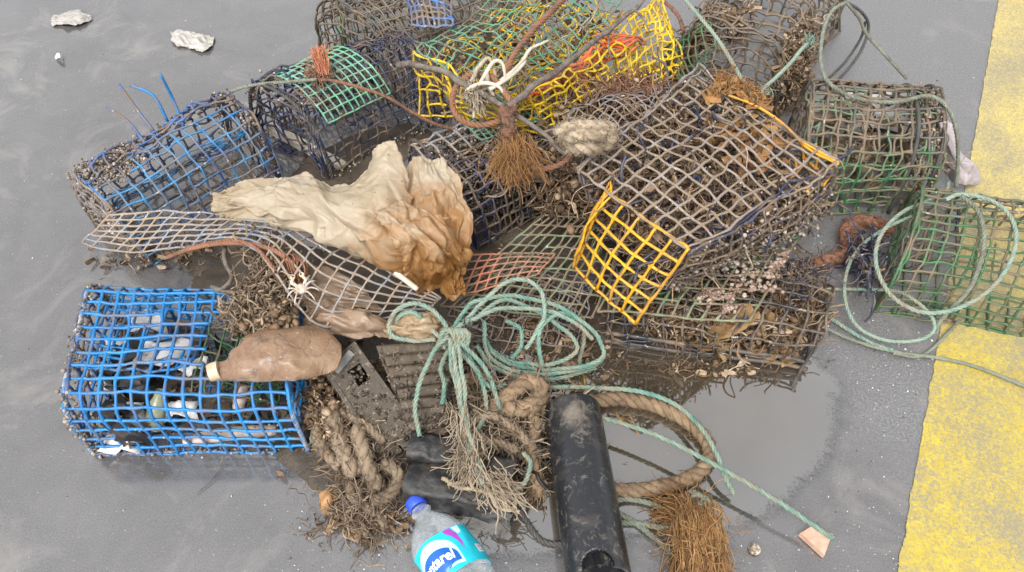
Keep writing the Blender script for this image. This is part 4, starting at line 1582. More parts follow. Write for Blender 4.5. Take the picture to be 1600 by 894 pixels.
mb.v += [top.reshape(-1, 3), bot.reshape(-1, 3)]; mb.n = 2 * (n_ + 1) * (m_ + 1)
ix = lambda i, j: i * (m_ + 1) + j
o_ = (n_ + 1) * (m_ + 1)
solid = {(i, j) for i in range(n_) for j in range(m_) if not holed(i, j) and not (j > m_ - 4 and noise.noise(Vector((i * .5, 2, 0))) > .15)}
for (i, j) in solid:
    q = (ix(i, j), ix(i, j + 1), ix(i + 1, j + 1), ix(i + 1, j))
    mb.f.append(q)
    mb.f.append(tuple(k + o_ for k in q[::-1]))
    for (di, dj), (p_, q_) in (((0, -1), (q[0], q[3])), ((0, 1), (q[1], q[2])), ((-1, 0), (q[0], q[1])), ((1, 0), (q[3], q[2]))):
        if (i + di, j + dj) not in solid:
            mb.f.append((p_, q_, q_ + o_, p_ + o_))
mb.build("plate", traym, t, smooth=False)
add_proxy(gridp[::4, ::6])
mb = MB()
dl = (D_ - A) / np.linalg.norm(D_ - A)
for a, b_, h in ((A, B_, .012), (A, D_, .014), (B_ * .95 + A * .05, C_, .012)):
    d = b_ - a; L = np.linalg.norm(d); d /= L
    s_ = np.cross(nrm, d)
    mb.box((a + b_) / 2 - nrm * (h - .0045), (d, s_, nrm), (L / 2, .0035, h))
mb.build("rim", traym, t, smooth=False)
mb = MB()
a, b_ = A * .80 + B_ * .20, A * .2 + B_ * .8
a = a + (D_ - A) * .07; b_ = b_ + (D_ - A) * .035
d = (b_ - a); L = np.linalg.norm(d); d /= L
mb.box((a + b_) / 2 + nrm * .006, (d, np.cross(nrm, d), nrm), (L / 2, .006, .0035))
mb.build("ledge", plain_mat("worn_grey_plastic", (0.18, 0.17, 0.155), (0.09, 0.085, 0.08), 50, 0.35), t, smooth=False)

# ribbed board behind the tray
t = thing("ribbed_board", "mud-caked ribbed board standing behind the black tray", "board", P(660, 640, 0))
A, B_, C_, D_ = P(588, 542, .135), P(706, 532, .12), P(700, 695, .045), P(650, 705, .04)
fB = bil(A, B_, C_, D_)
nrm = np.cross(B_ - A, D_ - A); nrm /= np.linalg.norm(nrm); nrm *= 1 if nrm[2] > 0 else -1
gb = np.array([[fB(u, v) - nrm * .006 + nz(fB(u, v), 20, 1) * .004 for v in np.linspace(0, 1, 40)] for u in np.linspace(0, 1, 30)])
ribm = mud_mat("muddy_board", (0.030, 0.024, 0.018), (0.075, 0.056, 0.037), 0.75, 0.55)
thick(gb, 0.008).build("backing", ribm, t)
add_proxy(gb[::5, ::6])
for k in range(9):
    v = 0.04 + k * 0.105
    a, b_ = fB(0.04 + .03 * random.random(), v), fB(0.97 - .05 * random.random(), v + random.uniform(-.012, .012))
    mb = MB()
    g = np.array([[a + (b_ - a) * s + (D_ - A) * (w_ * 0.040) + nrm * (0.004 + nz(a + (b_ - a) * s, 60, k)[0] * .003 - abs(w_) * .002) for w_ in (-1, -.5, 0, .5, 1)] for s in np.linspace(0, 1, 24)])
    thick(g, 0.008).build("rib", ribm, t)

for nm_, srf, nn in (("mud_clods", fT, 260), ("mud_clods", fB, 420)):
    mb = MB()
    own = t if srf is fB else bpy.data.objects["plastic_tray"]
    def pkm():
        v_ = random.random() ** .7
        q = np.array(srf(random.random(), v_))
        return q + V(0, 0, .004) + RNG.normal(0, .002, 3)
    clods(mb, pkm, nn, .0038)
    if srf is fB: tangle(mb, pkm, 160, .035, .0010, .5)
    tag(mb.build(nm_, M["debrisdark"], own), kind="stuff")

# charred timber block and a second piece behind it
def block(name, label, a, b_, w_, h_, mat, seed, cat="timber"):
    d = b_ - a; L = np.linalg.norm(d); d /= L
    s_ = np.cross((0, 0, 1.0), d); s_ /= np.linalg.norm(s_)
    up = np.cross(d, s_)
    n = 34
    rings = []
    prof = []
    for q in range(4):
        for k in range(7):
            x = -1 + 2 * k / 7
            prof.append([(x, -1), (1, x), (-x, 1), (-1, -x)][q])
    for i in range(n + 1):
        ring = []
        for (x, z) in prof:
            p = a + d * L * i / n + s_ * w_ * x * (1 - .06 * abs(z)) + up * h_ * z * (1 - .06 * abs(x))
            p = p + nz(p, 28, seed) * .006 + nz(np.array((p[0] * 2, p[1] * 2, p[2] * 9)), 26, seed + 1) * .0035
            p[2] = max(p[2], 0.003)
            ring.append(p)
        rings.append(ring + ring[:1])
    g = np.array(rings)
    mb = MB()
    mb.grid(g)
    for i in (0, n):
        c = g[i].mean(axis=0)
        mb.raw(np.vstack((g[i][:-1], c[None])), [(k, (k + 1) % 28, 28) for k in range(28)])
    add_proxy(g[::6, ::4])
    return single(mb, name, mat, label, cat)


block("timber", "charred black timber block behind the clear water bottle", P(640, 752, .032), P(803, 785, .032), .030, .032, M["char"], 3)
block("timber", "short dark burnt timber with a rusty spot, below the ribbed board", P(640, 700, .055), P(720, 712, .055), .022, .022, M["char"], 8)
block("timber", "black timber offcut under the frayed rope end", P(725, 725, .05), P(805, 745, .05), .022, .02, M["char"], 12)

# ================================================================== clear water bottle with label
def lathe_map(axis0, axis1, roll=0.0):
    a, b_ = np.asarray(axis0, float), np.asarray(axis1, float)
    d = b_ - a; L = np.linalg.norm(d); d = d / L
    side = np.cross(d, (0, 0, 1.0)); side /= np.linalg.norm(side)
    up = np.cross(side, d)

    def f(t, th, r):       # t metres along axis, th from straight up (towards +side), r
        th = th + roll
        return a + d * t + (up * math.cos(th) + side * math.sin(th)) * r
    return f, L


capP, endP = P(646, 780, .040), P(738, 930, .047)
fm, L = lathe_map(capP, endP)
Rb = 0.0455
prof = [(0.018, .0125), (0.022, .0125), (0.024, .016), (0.027, .016), (0.029, .0135), (0.036, .016), (0.046, .024), (0.058, .0335), (0.070, .041), (0.080, .0445), (0.088, Rb), (0.150, Rb), (0.154, .0435), (0.158, Rb), (0.172, Rb), (0.176, .0435), (0.180, Rb), (0.20, Rb), (0.214, .043), (0.22, .034), (0.222, 0.004)]
def dent(t, th):
    p = np.array((t * 14, math.cos(th), math.sin(th)))
    k = 1 - math.exp(-((t - 0.02) / 0.03) ** 2)
    lab = 0.35 if 0.085 < t < 0.15 else 1.0
    return (noise.noise(Vector(p * 1.3)) * .0045 + noise.noise(Vector(p * 3.1)) * .0025 * lab) * k
pc = catmull([V(t_, r_, 0) for t_, r_ in prof], 3)
mb = MB()
gl = []
for t_, r_, _ in pc:
    ring = [fm(t_, 2 * math.pi * k / 48, max(0.003, r_ + dent(t_, 2 * math.pi * k / 48))) for k in range(48)]
    gl.append(ring + ring[:1])
gl = np.array(gl)
mb.grid(gl)
cm, nt, b, out = new_mat("clear_plastic")       # single thin wall: see-through with sheen and a little haze
b.inputs["Base Color"].default_value = (0.62, 0.66, 0.69, 1)
b.inputs["Roughness"].default_value = 0.12
b.inputs["Coat Weight"].default_value = 1.0
b.inputs["Coat Roughness"].default_value = 0.02
tp = N(nt, "ShaderNodeBsdfTransparent")
tp.inputs["Color"].default_value = (.94, .96, .97, 1)
lw = N(nt, "ShaderNodeLayerWeight")
lw.inputs["Blend"].default_value = 0.35
ms = N(nt, "ShaderNodeMixShader")
co = coords(nt)
hz = ramp(nt, ntex(nt, co, 30, 5, 0.7, 1.5), [(0.45, 0.0), (0.75, 0.28)])
ad = N(nt, "ShaderNodeMath", _operation="MULTIPLY_ADD")
ad.inputs[1].default_value = 0.75
nt.links.new(lw.outputs["Facing"], ad.inputs[0])
nt.links.new(hz, ad.inputs[2])
nt.links.new(ramp(nt, ad.outputs[0], [(0.0, 0.10), (1.0, 0.85)]), ms.inputs[0])
nt.links.new(tp.outputs[0], ms.inputs[1])
nt.links.new(b.outputs[0], ms.inputs[2])
nt.links.new(ms.outputs[0], out.inputs[0])
bump(nt, b, ntex(nt, co, 40, 4, 0.6, 1.0), 0.5, 0.004)
t = thing("water_bottle", "clear crushed water bottle with blue cap and turquoise label, lying at the bottom edge", "water bottle", (fm(.1, 0, 0)[0], fm(.1, 0, 0)[1], 0))
mb.build("body", cm, t)
mb = MB()
g = []
for t_, r_ in ((0.0, .0001), (0.0, .0135), (.0015, .0150), (.004, .0154), (.015, .0154), (.0165, .0150), (.0165, .0125)):
    g.append([fm(t_, 2 * math.pi * k / 72, r_ + (.0005 * (k % 2) if .002 < t_ < .016 else 0)) for k in range(72)] + [fm(t_, 0, r_)])
mb.grid(np.array(g))
mb.build("cap", plain_mat("blue_cap", (0.02, 0.06, 0.50), (0.03, 0.085, 0.58), 30, 0.35, 0.1), t)

# label: turquoise band, everything on it is thin printed film laid over the band
def col_mat(name, c, rough=0.32):
    return plain_mat(name, c, tuple(x * .85 for x in c), 60, rough, 0.12, 120)
t0_, t1_ = 0.087, 0.149
TH0, TH1 = -2.0, 1.9
def lab_pt(s, t_, lift):
    """s arc metres from the top line, t along the axis"""
    th = s / Rb
    return fm(t_, th, Rb + .0012 + lift + dent(t_, th % (2 * math.pi)))
mb = MB()
mb.grid(np.array([[lab_pt(s, t_, 0) for t_ in np.linspace(t0_, t1_, 14)] for s in np.linspace(TH0 * Rb, TH1 * Rb, 70)]))
lab = mb.build("label", col_mat("turquoise_print", (0.01, 0.50, 0.62)), t)
# sense of s on the picture: find the sign that runs to the right
_sg = 1.0 if (lab_pt(.02, .1, 0)[0] - lab_pt(-.02, .1, 0)[0]) > 0 else -1.0


def printed(name, pts, mat, lift):
    """filled outline in label space (x right, y towards the cap, metres), tessellated and wrapped"""
    import mathutils.geometry as mg
    poly = [Vector((x, y, 0)) for x, y in pts]
    tri = mg.delaunay_2d_cdt([Vector((x, y)) for x, y in pts] + [Vector((x, y)) for x in np.arange(-.09, .09, .004) for y in np.arange(-.035, .035, .004) if _inside(x, y, pts)],
                             [(i, (i + 1) % len(pts)) for i in range(len(pts))], [], 1, 1e-6)
    vs = [lab_pt(_sg * v.x, (t0_ + t1_) / 2 - v.y, lift) for v in tri[0]]
    return MB().raw(vs, tri[2]).build(name, mat, t)


def _inside(x, y, pts):
    c = False
    j = len(pts) - 1
    for i in range(len(pts)):
        if (pts[i][1] > y) != (pts[j][1] > y) and x < (pts[j][0] - pts[i][0]) * (y - pts[i][1]) / (pts[j][1] - pts[i][1]) + pts[i][0]:
            c = not c
        j = i
    return c


def ell(cx, cy, a, b_, th0=0, th1=360, n=40):
    return [(cx + a * math.cos(R(th0 + (th1 - th0) * k / n)), cy + b_ * math.sin(R(th0 + (th1 - th0) * k / n))) for k in range(n if th1 - th0 >= 360 else n + 1)]


XC = -0.024
m_pale = col_mat("pale_aqua_print", (0.45, 0.78, 0.80))
m_deep = col_mat("deep_blue_print", (0.008, 0.10, 0.42))
m_purp = col_mat("purple_print", (0.34, 0.05, 0.42))
m_whit = col_mat("white_print", (0.80, 0.82, 0.82))
printed("oval_border", ell(XC, -.004, .036, .030, 0, 180) + [(XC - .036, -.026), (XC + .036, -.026)], m_pale, .0003)
printed("oval_panel", ell(XC, -.010, .033, .021, 0, 180) + [(XC - .033, -.020), (XC, -.026), (XC + .033, -.020)], m_deep, .0006)
printed("swoosh", [(.004, .030), (.016, .030), (.022, .018), (.0235, .004), (.021, -.008), (.0195, .004), (.014, .016), (.006, .024)], m_purp, .0009)
printed("panel_patch", [(.019, .030), (.030, .030), (.030, .019), (.024, .017)], m_pale, .0006)
printed("info_box", [(.043, -.004), (.056, -.004), (.056, -.018), (.043, -.018)], m_whit, .0006)
for k in range(4):
    printed("info_line", [(.045, -.0065 - k * .0028), (.054 - .002 * (k % 2), -.0065 - k * .0028), (.054 - .002 * (k % 2), -.0075 - k * .0028), (.045, -.0075 - k * .0028)], m_purp if k < 2 else m_deep, .0008)
cu = bpy.data.curves.new("lettering", "FONT")
cu.body = "ontarel"
cu.size = 0.022
cu.offset = 0.0006
cu.shear = 0.12
cu.align_x = "CENTER"
cu.resolution_u = 4
to = bpy.data.objects.new("lettering", cu)
COL.objects.link(to)
dg = bpy.context.evaluated_depsgraph_get()
me = bpy.data.meshes.new_from_object(to.evaluated_get(dg))
bpy.data.objects.remove(to)
tv = [lab_pt(_sg * (XC + v.co.x * 0.83), (t0_ + t1_) / 2 - (v.co.y - .0135 + .0020 * math.cos(v.co.x / .02)), .0013) for v in me.vertices]
MB().raw(tv, [tuple(p.vertices) for p in me.polygons]).build("lettering", m_whit, t, smooth=False)

# ================================================================== black pipe
a, b_ = P(893, 637, .052), P(936, 905, .072)
fp, L = lathe_map(a, b_)
Rp = .0465
hole = lambda t_, th: ((t_ - (L - .002)) / .022) ** 2 + ((th - .12) * Rp / .024) ** 2 < 1
nt_, nth = 200, 160
mb = MB()
outer = np.array([[fp(L * i / nt_, 2 * math.pi * k / nth - math.pi, Rp * (1 - .10 * max(0, 1 - i / 5) ** 2)) for k in range(nth)] for i in range(nt_ + 1)])
inner = np.array([[fp(L * i / nt_, 2 * math.pi * k / nth - math.pi, Rp - .006) for k in range(nth)] for i in range(nt_ + 1)])
mb.v += [outer.reshape(-1, 3), inner.reshape(-1, 3)]
o_ = (nt_ + 1) * nth
mb.n = 2 * o_
solid = {(i, k) for i in range(nt_) for k in range(nth) if not hole(L * (i + .5) / nt_, 2 * math.pi * (k + .5) / nth - math.pi)}
for (i, k) in solid:
    k2 = (k + 1) % nth
    q = (i * nth + k, i * nth + k2, (i + 1) * nth + k2, (i + 1) * nth + k)
    mb.f.append(q)
    mb.f.append(tuple(x + o_ for x in q[::-1]))
    for nb, (p_, q_) in (((i - 1, k), (q[0], q[1])), ((i + 1, k), (q[3], q[2])), ((i, (k - 1) % nth), (q[0], q[3])), ((i, k2), (q[1], q[2]))):
        if nb not in solid:
            mb.f.append((p_, q_, q_ + o_, p_ + o_))
pipem, nt, b, _ = new_mat("black_pipe_plastic")
co = coords(nt)
f = ramp(nt, ntex(nt, co, 16, 7, 0.72, 0.8), [(0.52, 0), (0.70, 1)])
s2m = ramp(nt, ntex(nt, co, 55, 5, 0.75, 1.0), [(0.56, 0), (0.64, 1)])
col = mix(nt, f, (0.016, 0.017, 0.020), (0.045, 0.041, 0.037))
col = mix(nt, s2m, col, (0.10, 0.088, 0.075))
mpz = N(nt, "ShaderNodeVectorMath", _operation="DISTANCE")
loc_p = fp(.045, .05, Rp)
pipebase = np.array((fp(L * .5, 0, 0)[0], fp(L * .5, 0, 0)[1], 0.0))
mpz.inputs[1].default_value = tuple(loc_p - pipebase)
nt.links.new(co, mpz.inputs[0])
ma = N(nt, "ShaderNodeMath", _operation="MULTIPLY_ADD")
ma.inputs[1].default_value = -0.10
nt.links.new(ntex(nt, co, 38, 7, 0.8, 1.2), ma.inputs[0])
ofs = N(nt, "ShaderNodeMath", _operation="ADD")
ofs.inputs[1].default_value = 0.06
nt.links.new(mpz.outputs["Value"], ofs.inputs[0])
nt.links.new(ofs.outputs[0], ma.inputs[2])
col = mix(nt, ramp(nt, ma.outputs[0], [(0.016, 0.8), (0.040, 0)]), col, (0.18, 0.15, 0.12))
nt.links.new(col, b.inputs["Base Color"])
nt.links.new(ramp(nt, f, [(0, 0.24), (1, 0.5)]), b.inputs["Roughness"])
bump(nt, b, ntex(nt, co, 140, 5, 0.7), 0.35, 0.0015)
o = mb.build("pipe", pipem, None, True, pipebase)
tag(o, "black plastic pipe smeared with pale mud, lying at the front of the heap", "pipe")
gpx = np.array([[fp(L * i / 8, 2 * math.pi * k / 12 - math.pi, Rp) for k in range(13)] for i in range(9)])
add_proxy(gpx)

# ================================================================== small litter
g = film([[(266, 52, .006), (285, 48, .009), (310, 52, .008), (334, 58, .006)], [(268, 60, .008), (288, 58, .014), (312, 60, .010), (334, 66, .006)],
          [(272, 68, .006), (292, 70, .010), (312, 74, .010), (326, 76, .006)], [(280, 72, .004), (296, 76, .006), (310, 80, .006), (320, 80, .004)]], 44, 50, crease=0.008, cf=26, seed=41, fine=.0015, ruffle=.006)
single(thick(g, .001), "crumpled_wrapper", film_mat("pale_wrapper", (0.36, 0.34, 0.30), (0.44, 0.42, 0.39), (0.20, 0.17, 0.14), .1, .4), "crumpled cream wrapper alone on the wet asphalt at upper left", "wrapper")
g = film([[(80, 30, .004), (100, 22, .007), (120, 16, .010), (140, 24, .005)], [(82, 36, .004), (102, 30, .008), (124, 24, .013), (142, 30, .006)],
          [(84, 41, .003), (104, 38, .012), (124, 36, .01), (140, 34, .003)]], 36, 40, crease=0.005, cf=26, seed=43, fine=.0015, ruffle=.006)
single(thick(g, .001), "tissue_scrap", film_mat("wet_tissue", (0.30, 0.28, 0.26), (0.38, 0.36, 0.33), (0.24, 0.21, 0.18), .1, .5), "wet greyish tissue scrap flattened on asphalt in the top left corner", "tissue")
g = film([[(87, 90, .003), (92, 83, .018), (96, 90, .003)], [(87, 94, .003), (93, 91, .014), (98, 94, .003)]], 12, 12, crease=.003, cf=6, seed=44)
single(thick(g, .001), "paper_bit", M["white"], "tiny white paper bit on asphalt below the tissue scrap", "paper")
# tile shard
pts = [P(1246, 838, 0), P(1262, 828, 0), P(1297, 840, 0), P(1291, 853, 0), P(1284, 873, 0)]
mb = MB()
n = len(pts)
vs = [p + V(0, 0, .003) for p in pts] + [p + V(0, 0, .014) for p in pts] + [p * .96 + np.mean(pts, axis=0) * .04 + V(0, 0, .0155) for p in pts]
fs = [tuple(range(n))[::-1], tuple(range(2 * n, 3 * n))]
for r_ in (0, n):
    fs += [(r_ + i, r_ + (i + 1) % n, r_ + n + (i + 1) % n, r_ + n + i) for i in range(n)]
single(mb.raw(vs, fs), "tile_shard", plain_mat("terracotta", (0.42, 0.25, 0.17), (0.52, 0.36, 0.27), 50, 0.7, 0.5, 200), "broken orange-pink tile shard at the end of the stretched green rope", "tile shard", smooth=False)
# limpet shell
c = P(1179, 858, .004)
g = np.array([[c + V(math.cos(a_) * r_, math.sin(a_) * r_, h_) for a_ in np.linspace(0, 2 * math.pi, 19)] for r_, h_ in ((.0095, 0), (.0085, .004), (.006, .0085), (.003, .0105), (.0004, .011))])
single(MB().grid(g), "limpet_shell", plain_mat("limpet", (0.16, 0.11, 0.07), (0.5, 0.45, 0.38), 110, .6, .5, 200, .45, .55), "small round striped limpet shell on asphalt left of the tile shard", "shell")
# orange leaf by the rope pile
g = film([[(498, 770, .012), (512, 762, .02), (526, 764, .012)], [(500, 785, .01), (513, 780, .022), (528, 775, .014)], [(503, 797, .004), (512, 798, .006), (520, 795, .004)]], 16, 16, crease=.003, cf=8, seed=51)
single(thick(g, .001), "dead_leaf", plain_mat("orange_leaf", (0.36, 0.20, 0.09), (0.26, 0.13, 0.05), 40, .5), "curled orange-brown leaf at the left foot of the rope pile", "leaf")
mb = MB()
mb.tube(catmull([P(350, 712, .03), P(340, 735, .012), P(322, 758, .005), P(306, 772, .004)], 5), np.linspace(.0012, .0006, 16), 5)
single(mb, "thin_twig", M["bark"], "thin dark twig trailing on wet asphalt below the blue trap", "twig")

# --- rubbish inside the bright blue trap
def rod(pts, r, mat, name, label, cat):
    mb = MB()
    p = catmull([P(*q) for q in pts], 5)
    mb.tube(p, [r * (0.75 + .3 * math.sin(math.pi * (i + .5) / len(p)) + .06 * math.sin(i * 2.3)) for i in range(len(p))], 10)
    return single(mb, name, mat, label, cat)
pink = plain_mat("bleached_wood", (0.52, 0.42, 0.36), (0.36, 0.26, 0.21), 40, .6, .5, 120)
rod([(288, 690, .025), (330, 682, .028), (380, 676, .03), (432, 672, .03)], .011, pink, "driftwood_stick", "long pale driftwood stick on the floor of the blue trap", "driftwood")
rod([(372, 640, .05), (376, 618, .06), (380, 600, .07)], .011, pink, "driftwood_stick", "short upright pale driftwood stub in the blue trap", "driftwood")
rod([(166, 610, .05), (168, 590, .06), (172, 566, .07)], .005, M["white"], "plastic_strip", "white plastic strip standing at the left in the blue trap", "plastic strip")
mb = MB()
jf, jl = lathe_map(P(205, 690, .02), P(212, 628, .055))
mb.grid(np.array([[jf(t_ * jl, 2 * math.pi * k / 28, r_) for k in range(29)] for t_, r_ in ((0, .002), (0.0, .019), (.06, .021), (.6, .021), (.75, .017), (.86, .0135), (1, .0135))]))
single(mb, "glass_jar", plain_mat("cloudy_glass", (0.36, 0.37, 0.34), (0.5, 0.5, 0.47), 40, .15, .2), "cloudy glass jar inside the front left of the blue trap", "jar")
mb = MB()
jf, jl = lathe_map(P(240, 670, .02), P(250, 610, .07))
mb.grid(np.array([[jf(t_ * jl, 2 * math.pi * k / 28, r_) for k in range(29)] for t_, r_ in ((0, .002), (0.0, .014), (.06, .016), (.6, .016), (.75, .011), (.86, .008), (1, .008))]))
single(mb, "small_bottle", plain_mat("olive_glass", (0.26, 0.27, 0.16), (0.34, 0.34, 0.22), 40, .15, .2), "olive green small bottle next to the cloudy jar in the blue trap", "bottle")
for k, (x, y, z, s, lab) in enumerate(((185, 545, .06, .036, "white torn plastic scrap at the back left inside the blue trap"), (255, 550, .075, .040, "white plastic scrap in the middle of the blue trap"),
                                       (302, 570, .10, .022, "white cap-sized plastic scrap by the brown bottle's neck"), (190, 690, .025, .03, "grey-white plastic scrap in the front left corner of the blue trap"),
                                       (232, 500, .06, .034, "white plastic scrap nearest the back edge inside the blue trap"), (285, 640, .05, .026, "white plastic scrap just above the long driftwood stick in the blue trap"))):
    g = np.array([[P(x, y, z) + V((i - 3) / 3 * s, (j - 3) / 3 * s * .6, 0.012 * math.sin(i * 1.2 + k) * math.cos(j * .9)) + nz(V(i, j, k), .7) * .006 for j in range(7)] for i in range(7)])
    single(thick(g, .0012), "plastic_scrap", M["white"], lab, "plastic scrap", "plastic scraps in the blue trap")
for k, (x, y, lab) in enumerate(((190, 590, "black crumpled rag at the left inside the blue trap"), (215, 560, "dark rag under the lid in the middle of the blue trap"), (195, 650, "dark rag behind the cloudy jar in the blue trap"))):
    mb = MB()
    flakes(mb, lambda: P(x + random.gauss(0, 12), y + random.gauss(0, 10), .055 + random.uniform(-.02, .02)), 22, .030)
    single(mb, "dark_rag", plain_mat("dark_rag", (0.02, 0.02, 0.022), (0.06, 0.045, 0.04), 30, .5), lab, "rag", "dark rags in the blue trap")
mb = MB()
pk = in_quad(V(-.68, .62, 0), V(-.36, .62, 0), V(-.38, .79, 0), V(-.69, .79, 0), .012, .035)
flakes(mb, pk, 90, .016)
tangle(mb, pk, 60, .05, .0013)
single(mb, "weed_scraps", M["debrisdark"], "dark weed scraps strewn over the floor of the blue trap", "weed", kind="stuff")
mb = MB()
pk = in_quad(V(-.48, .66, 0), V(-.39, .66, 0), V(-.40, .77, 0), V(-.48, .77, 0), .05, .12)
tangle(mb, pk, 90, .07, .0018, .4)
single(mb, "green_twine", rope_mat("green_twine", (0.02, 0.07, 0.025), (0.05, 0.11, 0.04), None, 40), "tangle of dark green twine inside the blue trap's opening", "twine", kind="stuff")
# ================================================================== ropes, sticks, weed
def rope_part(t, name, pts, rad, mat, pitch=None, fuzz=0, strands=3, label=None, wob=0.0, fuzzlen=.006):
    mb = MB()
    rope(mb, path_px(pts, rad * 1.1), rad, pitch, strands, fuzz, fuzzlen, wob=wob)
    o = mb.build(name, M[mat], t)
    if label: o["label"] = label
    return o


def rope_thing(name, label, pts, rad, mat, pitch=None, fuzz=0, strands=3, cat="rope", group=None, wob=0.0, fuzzlen=.006):
    mb = MB()
    rope(mb, path_px(pts, rad * 1.1), rad, pitch, strands, fuzz, fuzzlen, wob=wob)
    return single(mb, name, M[mat], label, cat, group)


# --- big bundle of sea-green rope, front centre
t = thing("rope_bundle", "tangled bundle of sea-green rope looped and knotted over the front of the heap", "rope", P(735, 600, 0))
kx, ky, kz = 702, 528, .165
loops = [
    [(kx + 6, ky, kz), (690, 500, .175), (672, 482, .18), (645, 474, .18), (620, 484, .175), (609, 506, .165), (613, 527, .155), (640, 533, .15), (680, 530, .16)],
    [(kx, ky - 4, kz + .01), (676, 552, .17), (658, 590, .155), (649, 630, .12), (655, 682, .08)],
    [(kx + 2, ky, kz + .012), (704, 560, .165), (712, 605, .14), (722, 650, .115)],
    [(kx + 14, ky - 2, kz + .005), (722, 575, .16), (727, 630, .13), (735, 685, .10), (752, 735, .085), (790, 768, .075), (820, 752, .075), (829, 722, .07), (818, 706, .07)],
    [(kx + 8, ky - 6, kz + .015), (735, 548, .16), (762, 580, .13), (775, 615, .10), (782, 640, .09)],
    [(kx - 10, ky + 16, kz), (730, 480, .165), (765, 467, .16), (812, 464, .15), (870, 478, .13), (918, 508, .11), (940, 540, .085), (938, 560, .07), (900, 575, .06), (850, 578, .055), (805, 572, .06), (772, 552, .075), (757, 528, .09)],
    [(kx + 10, ky - 12, kz), (752, 476, .16), (785, 444, .17), (822, 438, .17), (846, 455, .16), (851, 488, .14), (838, 520, .11), (820, 545, .09)],
    [(755, 500, .12), (760, 545, .09), (790, 575, .07), (850, 585, .055), (905, 578, .05), (938, 565, .05), (945, 548, .06)],
    [(745, 540, .11), (775, 575, .075), (830, 592, .05), (890, 588, .04), (930, 575, .04)],
    [(kx + 10, ky, kz + .008), (712, 570, .16), (718, 620, .14), (728, 660, .12), (742, 705, .10)],
    [(kx + 4, ky + 2, kz - .01), (690, 570, .14), (694, 600, .12), (692, 630, .1)],
    [(848, 570, .07), (842, 535, .10), (850, 505, .12), (880, 490, .12), (905, 500, .11)],
    [(905, 500, .10), (912, 520, .08), (906, 560, .04), (908, 580, .015)],
    [(790, 500, .1), (812, 515, .09), (815, 540, .08), (800, 560, .07)],
    [(kx + 16, ky + 4, kz - .005), (745, 580, .13), (768, 605, .1), (790, 600, .09)],
    [(700, 520, .17), (738, 500, .165), (790, 482, .15), (850, 485, .13), (900, 505, .11), (926, 530, .09)],
    [(kx - 4, ky + 6, kz), (670, 512, .165), (648, 488, .17), (628, 492, .165), (618, 510, .15), (630, 528, .14)],
    [(kx + 6, ky, kz + .004), (730, 560, .15), (752, 592, .12), (760, 640, .09), (748, 672, .09)],
    [(kx + 2, ky, kz + .012), (716, 590, .155), (722, 660, .11), (738, 720, .09), (756, 756, .08)],
    [(742, 500, .16), (790, 470, .15), (850, 492, .12), (900, 540, .08), (870, 568, .065), (800, 565, .06), (760, 540, .08)],
    [(500, 640, .05), (488, 680, .04), (495, 700, .03), (525, 720, .02)],
]
for k, lp in enumerate(loops):
    rope_part(t, "rope_loop", lp, 0.0039 if k not in (2, 9) else 0.0034, "teal" if k % 3 else "paleteal", 0.026, fuzz=60, wob=.003)
for k in range(4):      # the knot
    rope_part(t, "knot_turn", [(kx - 18 + 8 * k, ky + 14 - 4 * k, kz - .01), (kx - 8 + 8 * k, ky - 12, kz + .016), (kx + 6 + 8 * k, ky - 6, kz + .018), (kx + 8 + 6 * k, ky + 16, kz - .005)], 0.0044, "teal", 0.028)
rope_part(t, "rope_tail", [(842, 618, .05), (862, 606, .05), (930, 606, .045), (1000, 612, .04), (1055, 632, .04), (1095, 668, .045), (1118, 706, .045), (1132, 742, .035), (1146, 772, .02)], 0.0042, "teal", 0.03, 40)
rope_part(t, "rope_tail", [(840, 640, .05), (870, 636, .05), (945, 654, .05), (1030, 682, .055), (1120, 728, .055), (1210, 780, .05), (1270, 820, .04), (1302, 842, .03)], 0.0040, "teal", 0.03, 40)
mb = MB()
tuft(mb, P(724, 518, .17), (0, 0, -1), 60, .03, .8, .0009)
mb.build("dark_knot_fluff", M["darkrope"], t)
mb = MB()
for (x, y, z, dx, dy, n) in ((740, 690, .10, -.1, -1, 90), (735, 720, .09, -.4, -1, 110), (780, 762, .08, .2, -.6, 100), (770, 750, .085, .6, -1, 90), (722, 655, .12, 0, -1, 60)):
    tuft(mb, P(x, y, z), (dx, dy * .6, -.45), n, .045, .5, .0009, .22, .012)
mb.build("frayed_end", M["pale"], t)
for pts in ([(735, 705, .095), (718, 730, .08), (725, 752, .075), (700, 758, .07)], [(740, 715, .09), (735, 745, .08), (742, 765, .075)], [(690, 748, .075), (720, 762, .072), (760, 768, .072), (775, 792, .068), (800, 797, .068), (812, 770, .07)],
            [(800, 772, .075), (785, 790, .07), (812, 800, .065)]):
    rope_part(t, "frayed_yarn", pts, .0032, "pale", .012, 50, wob=.004)

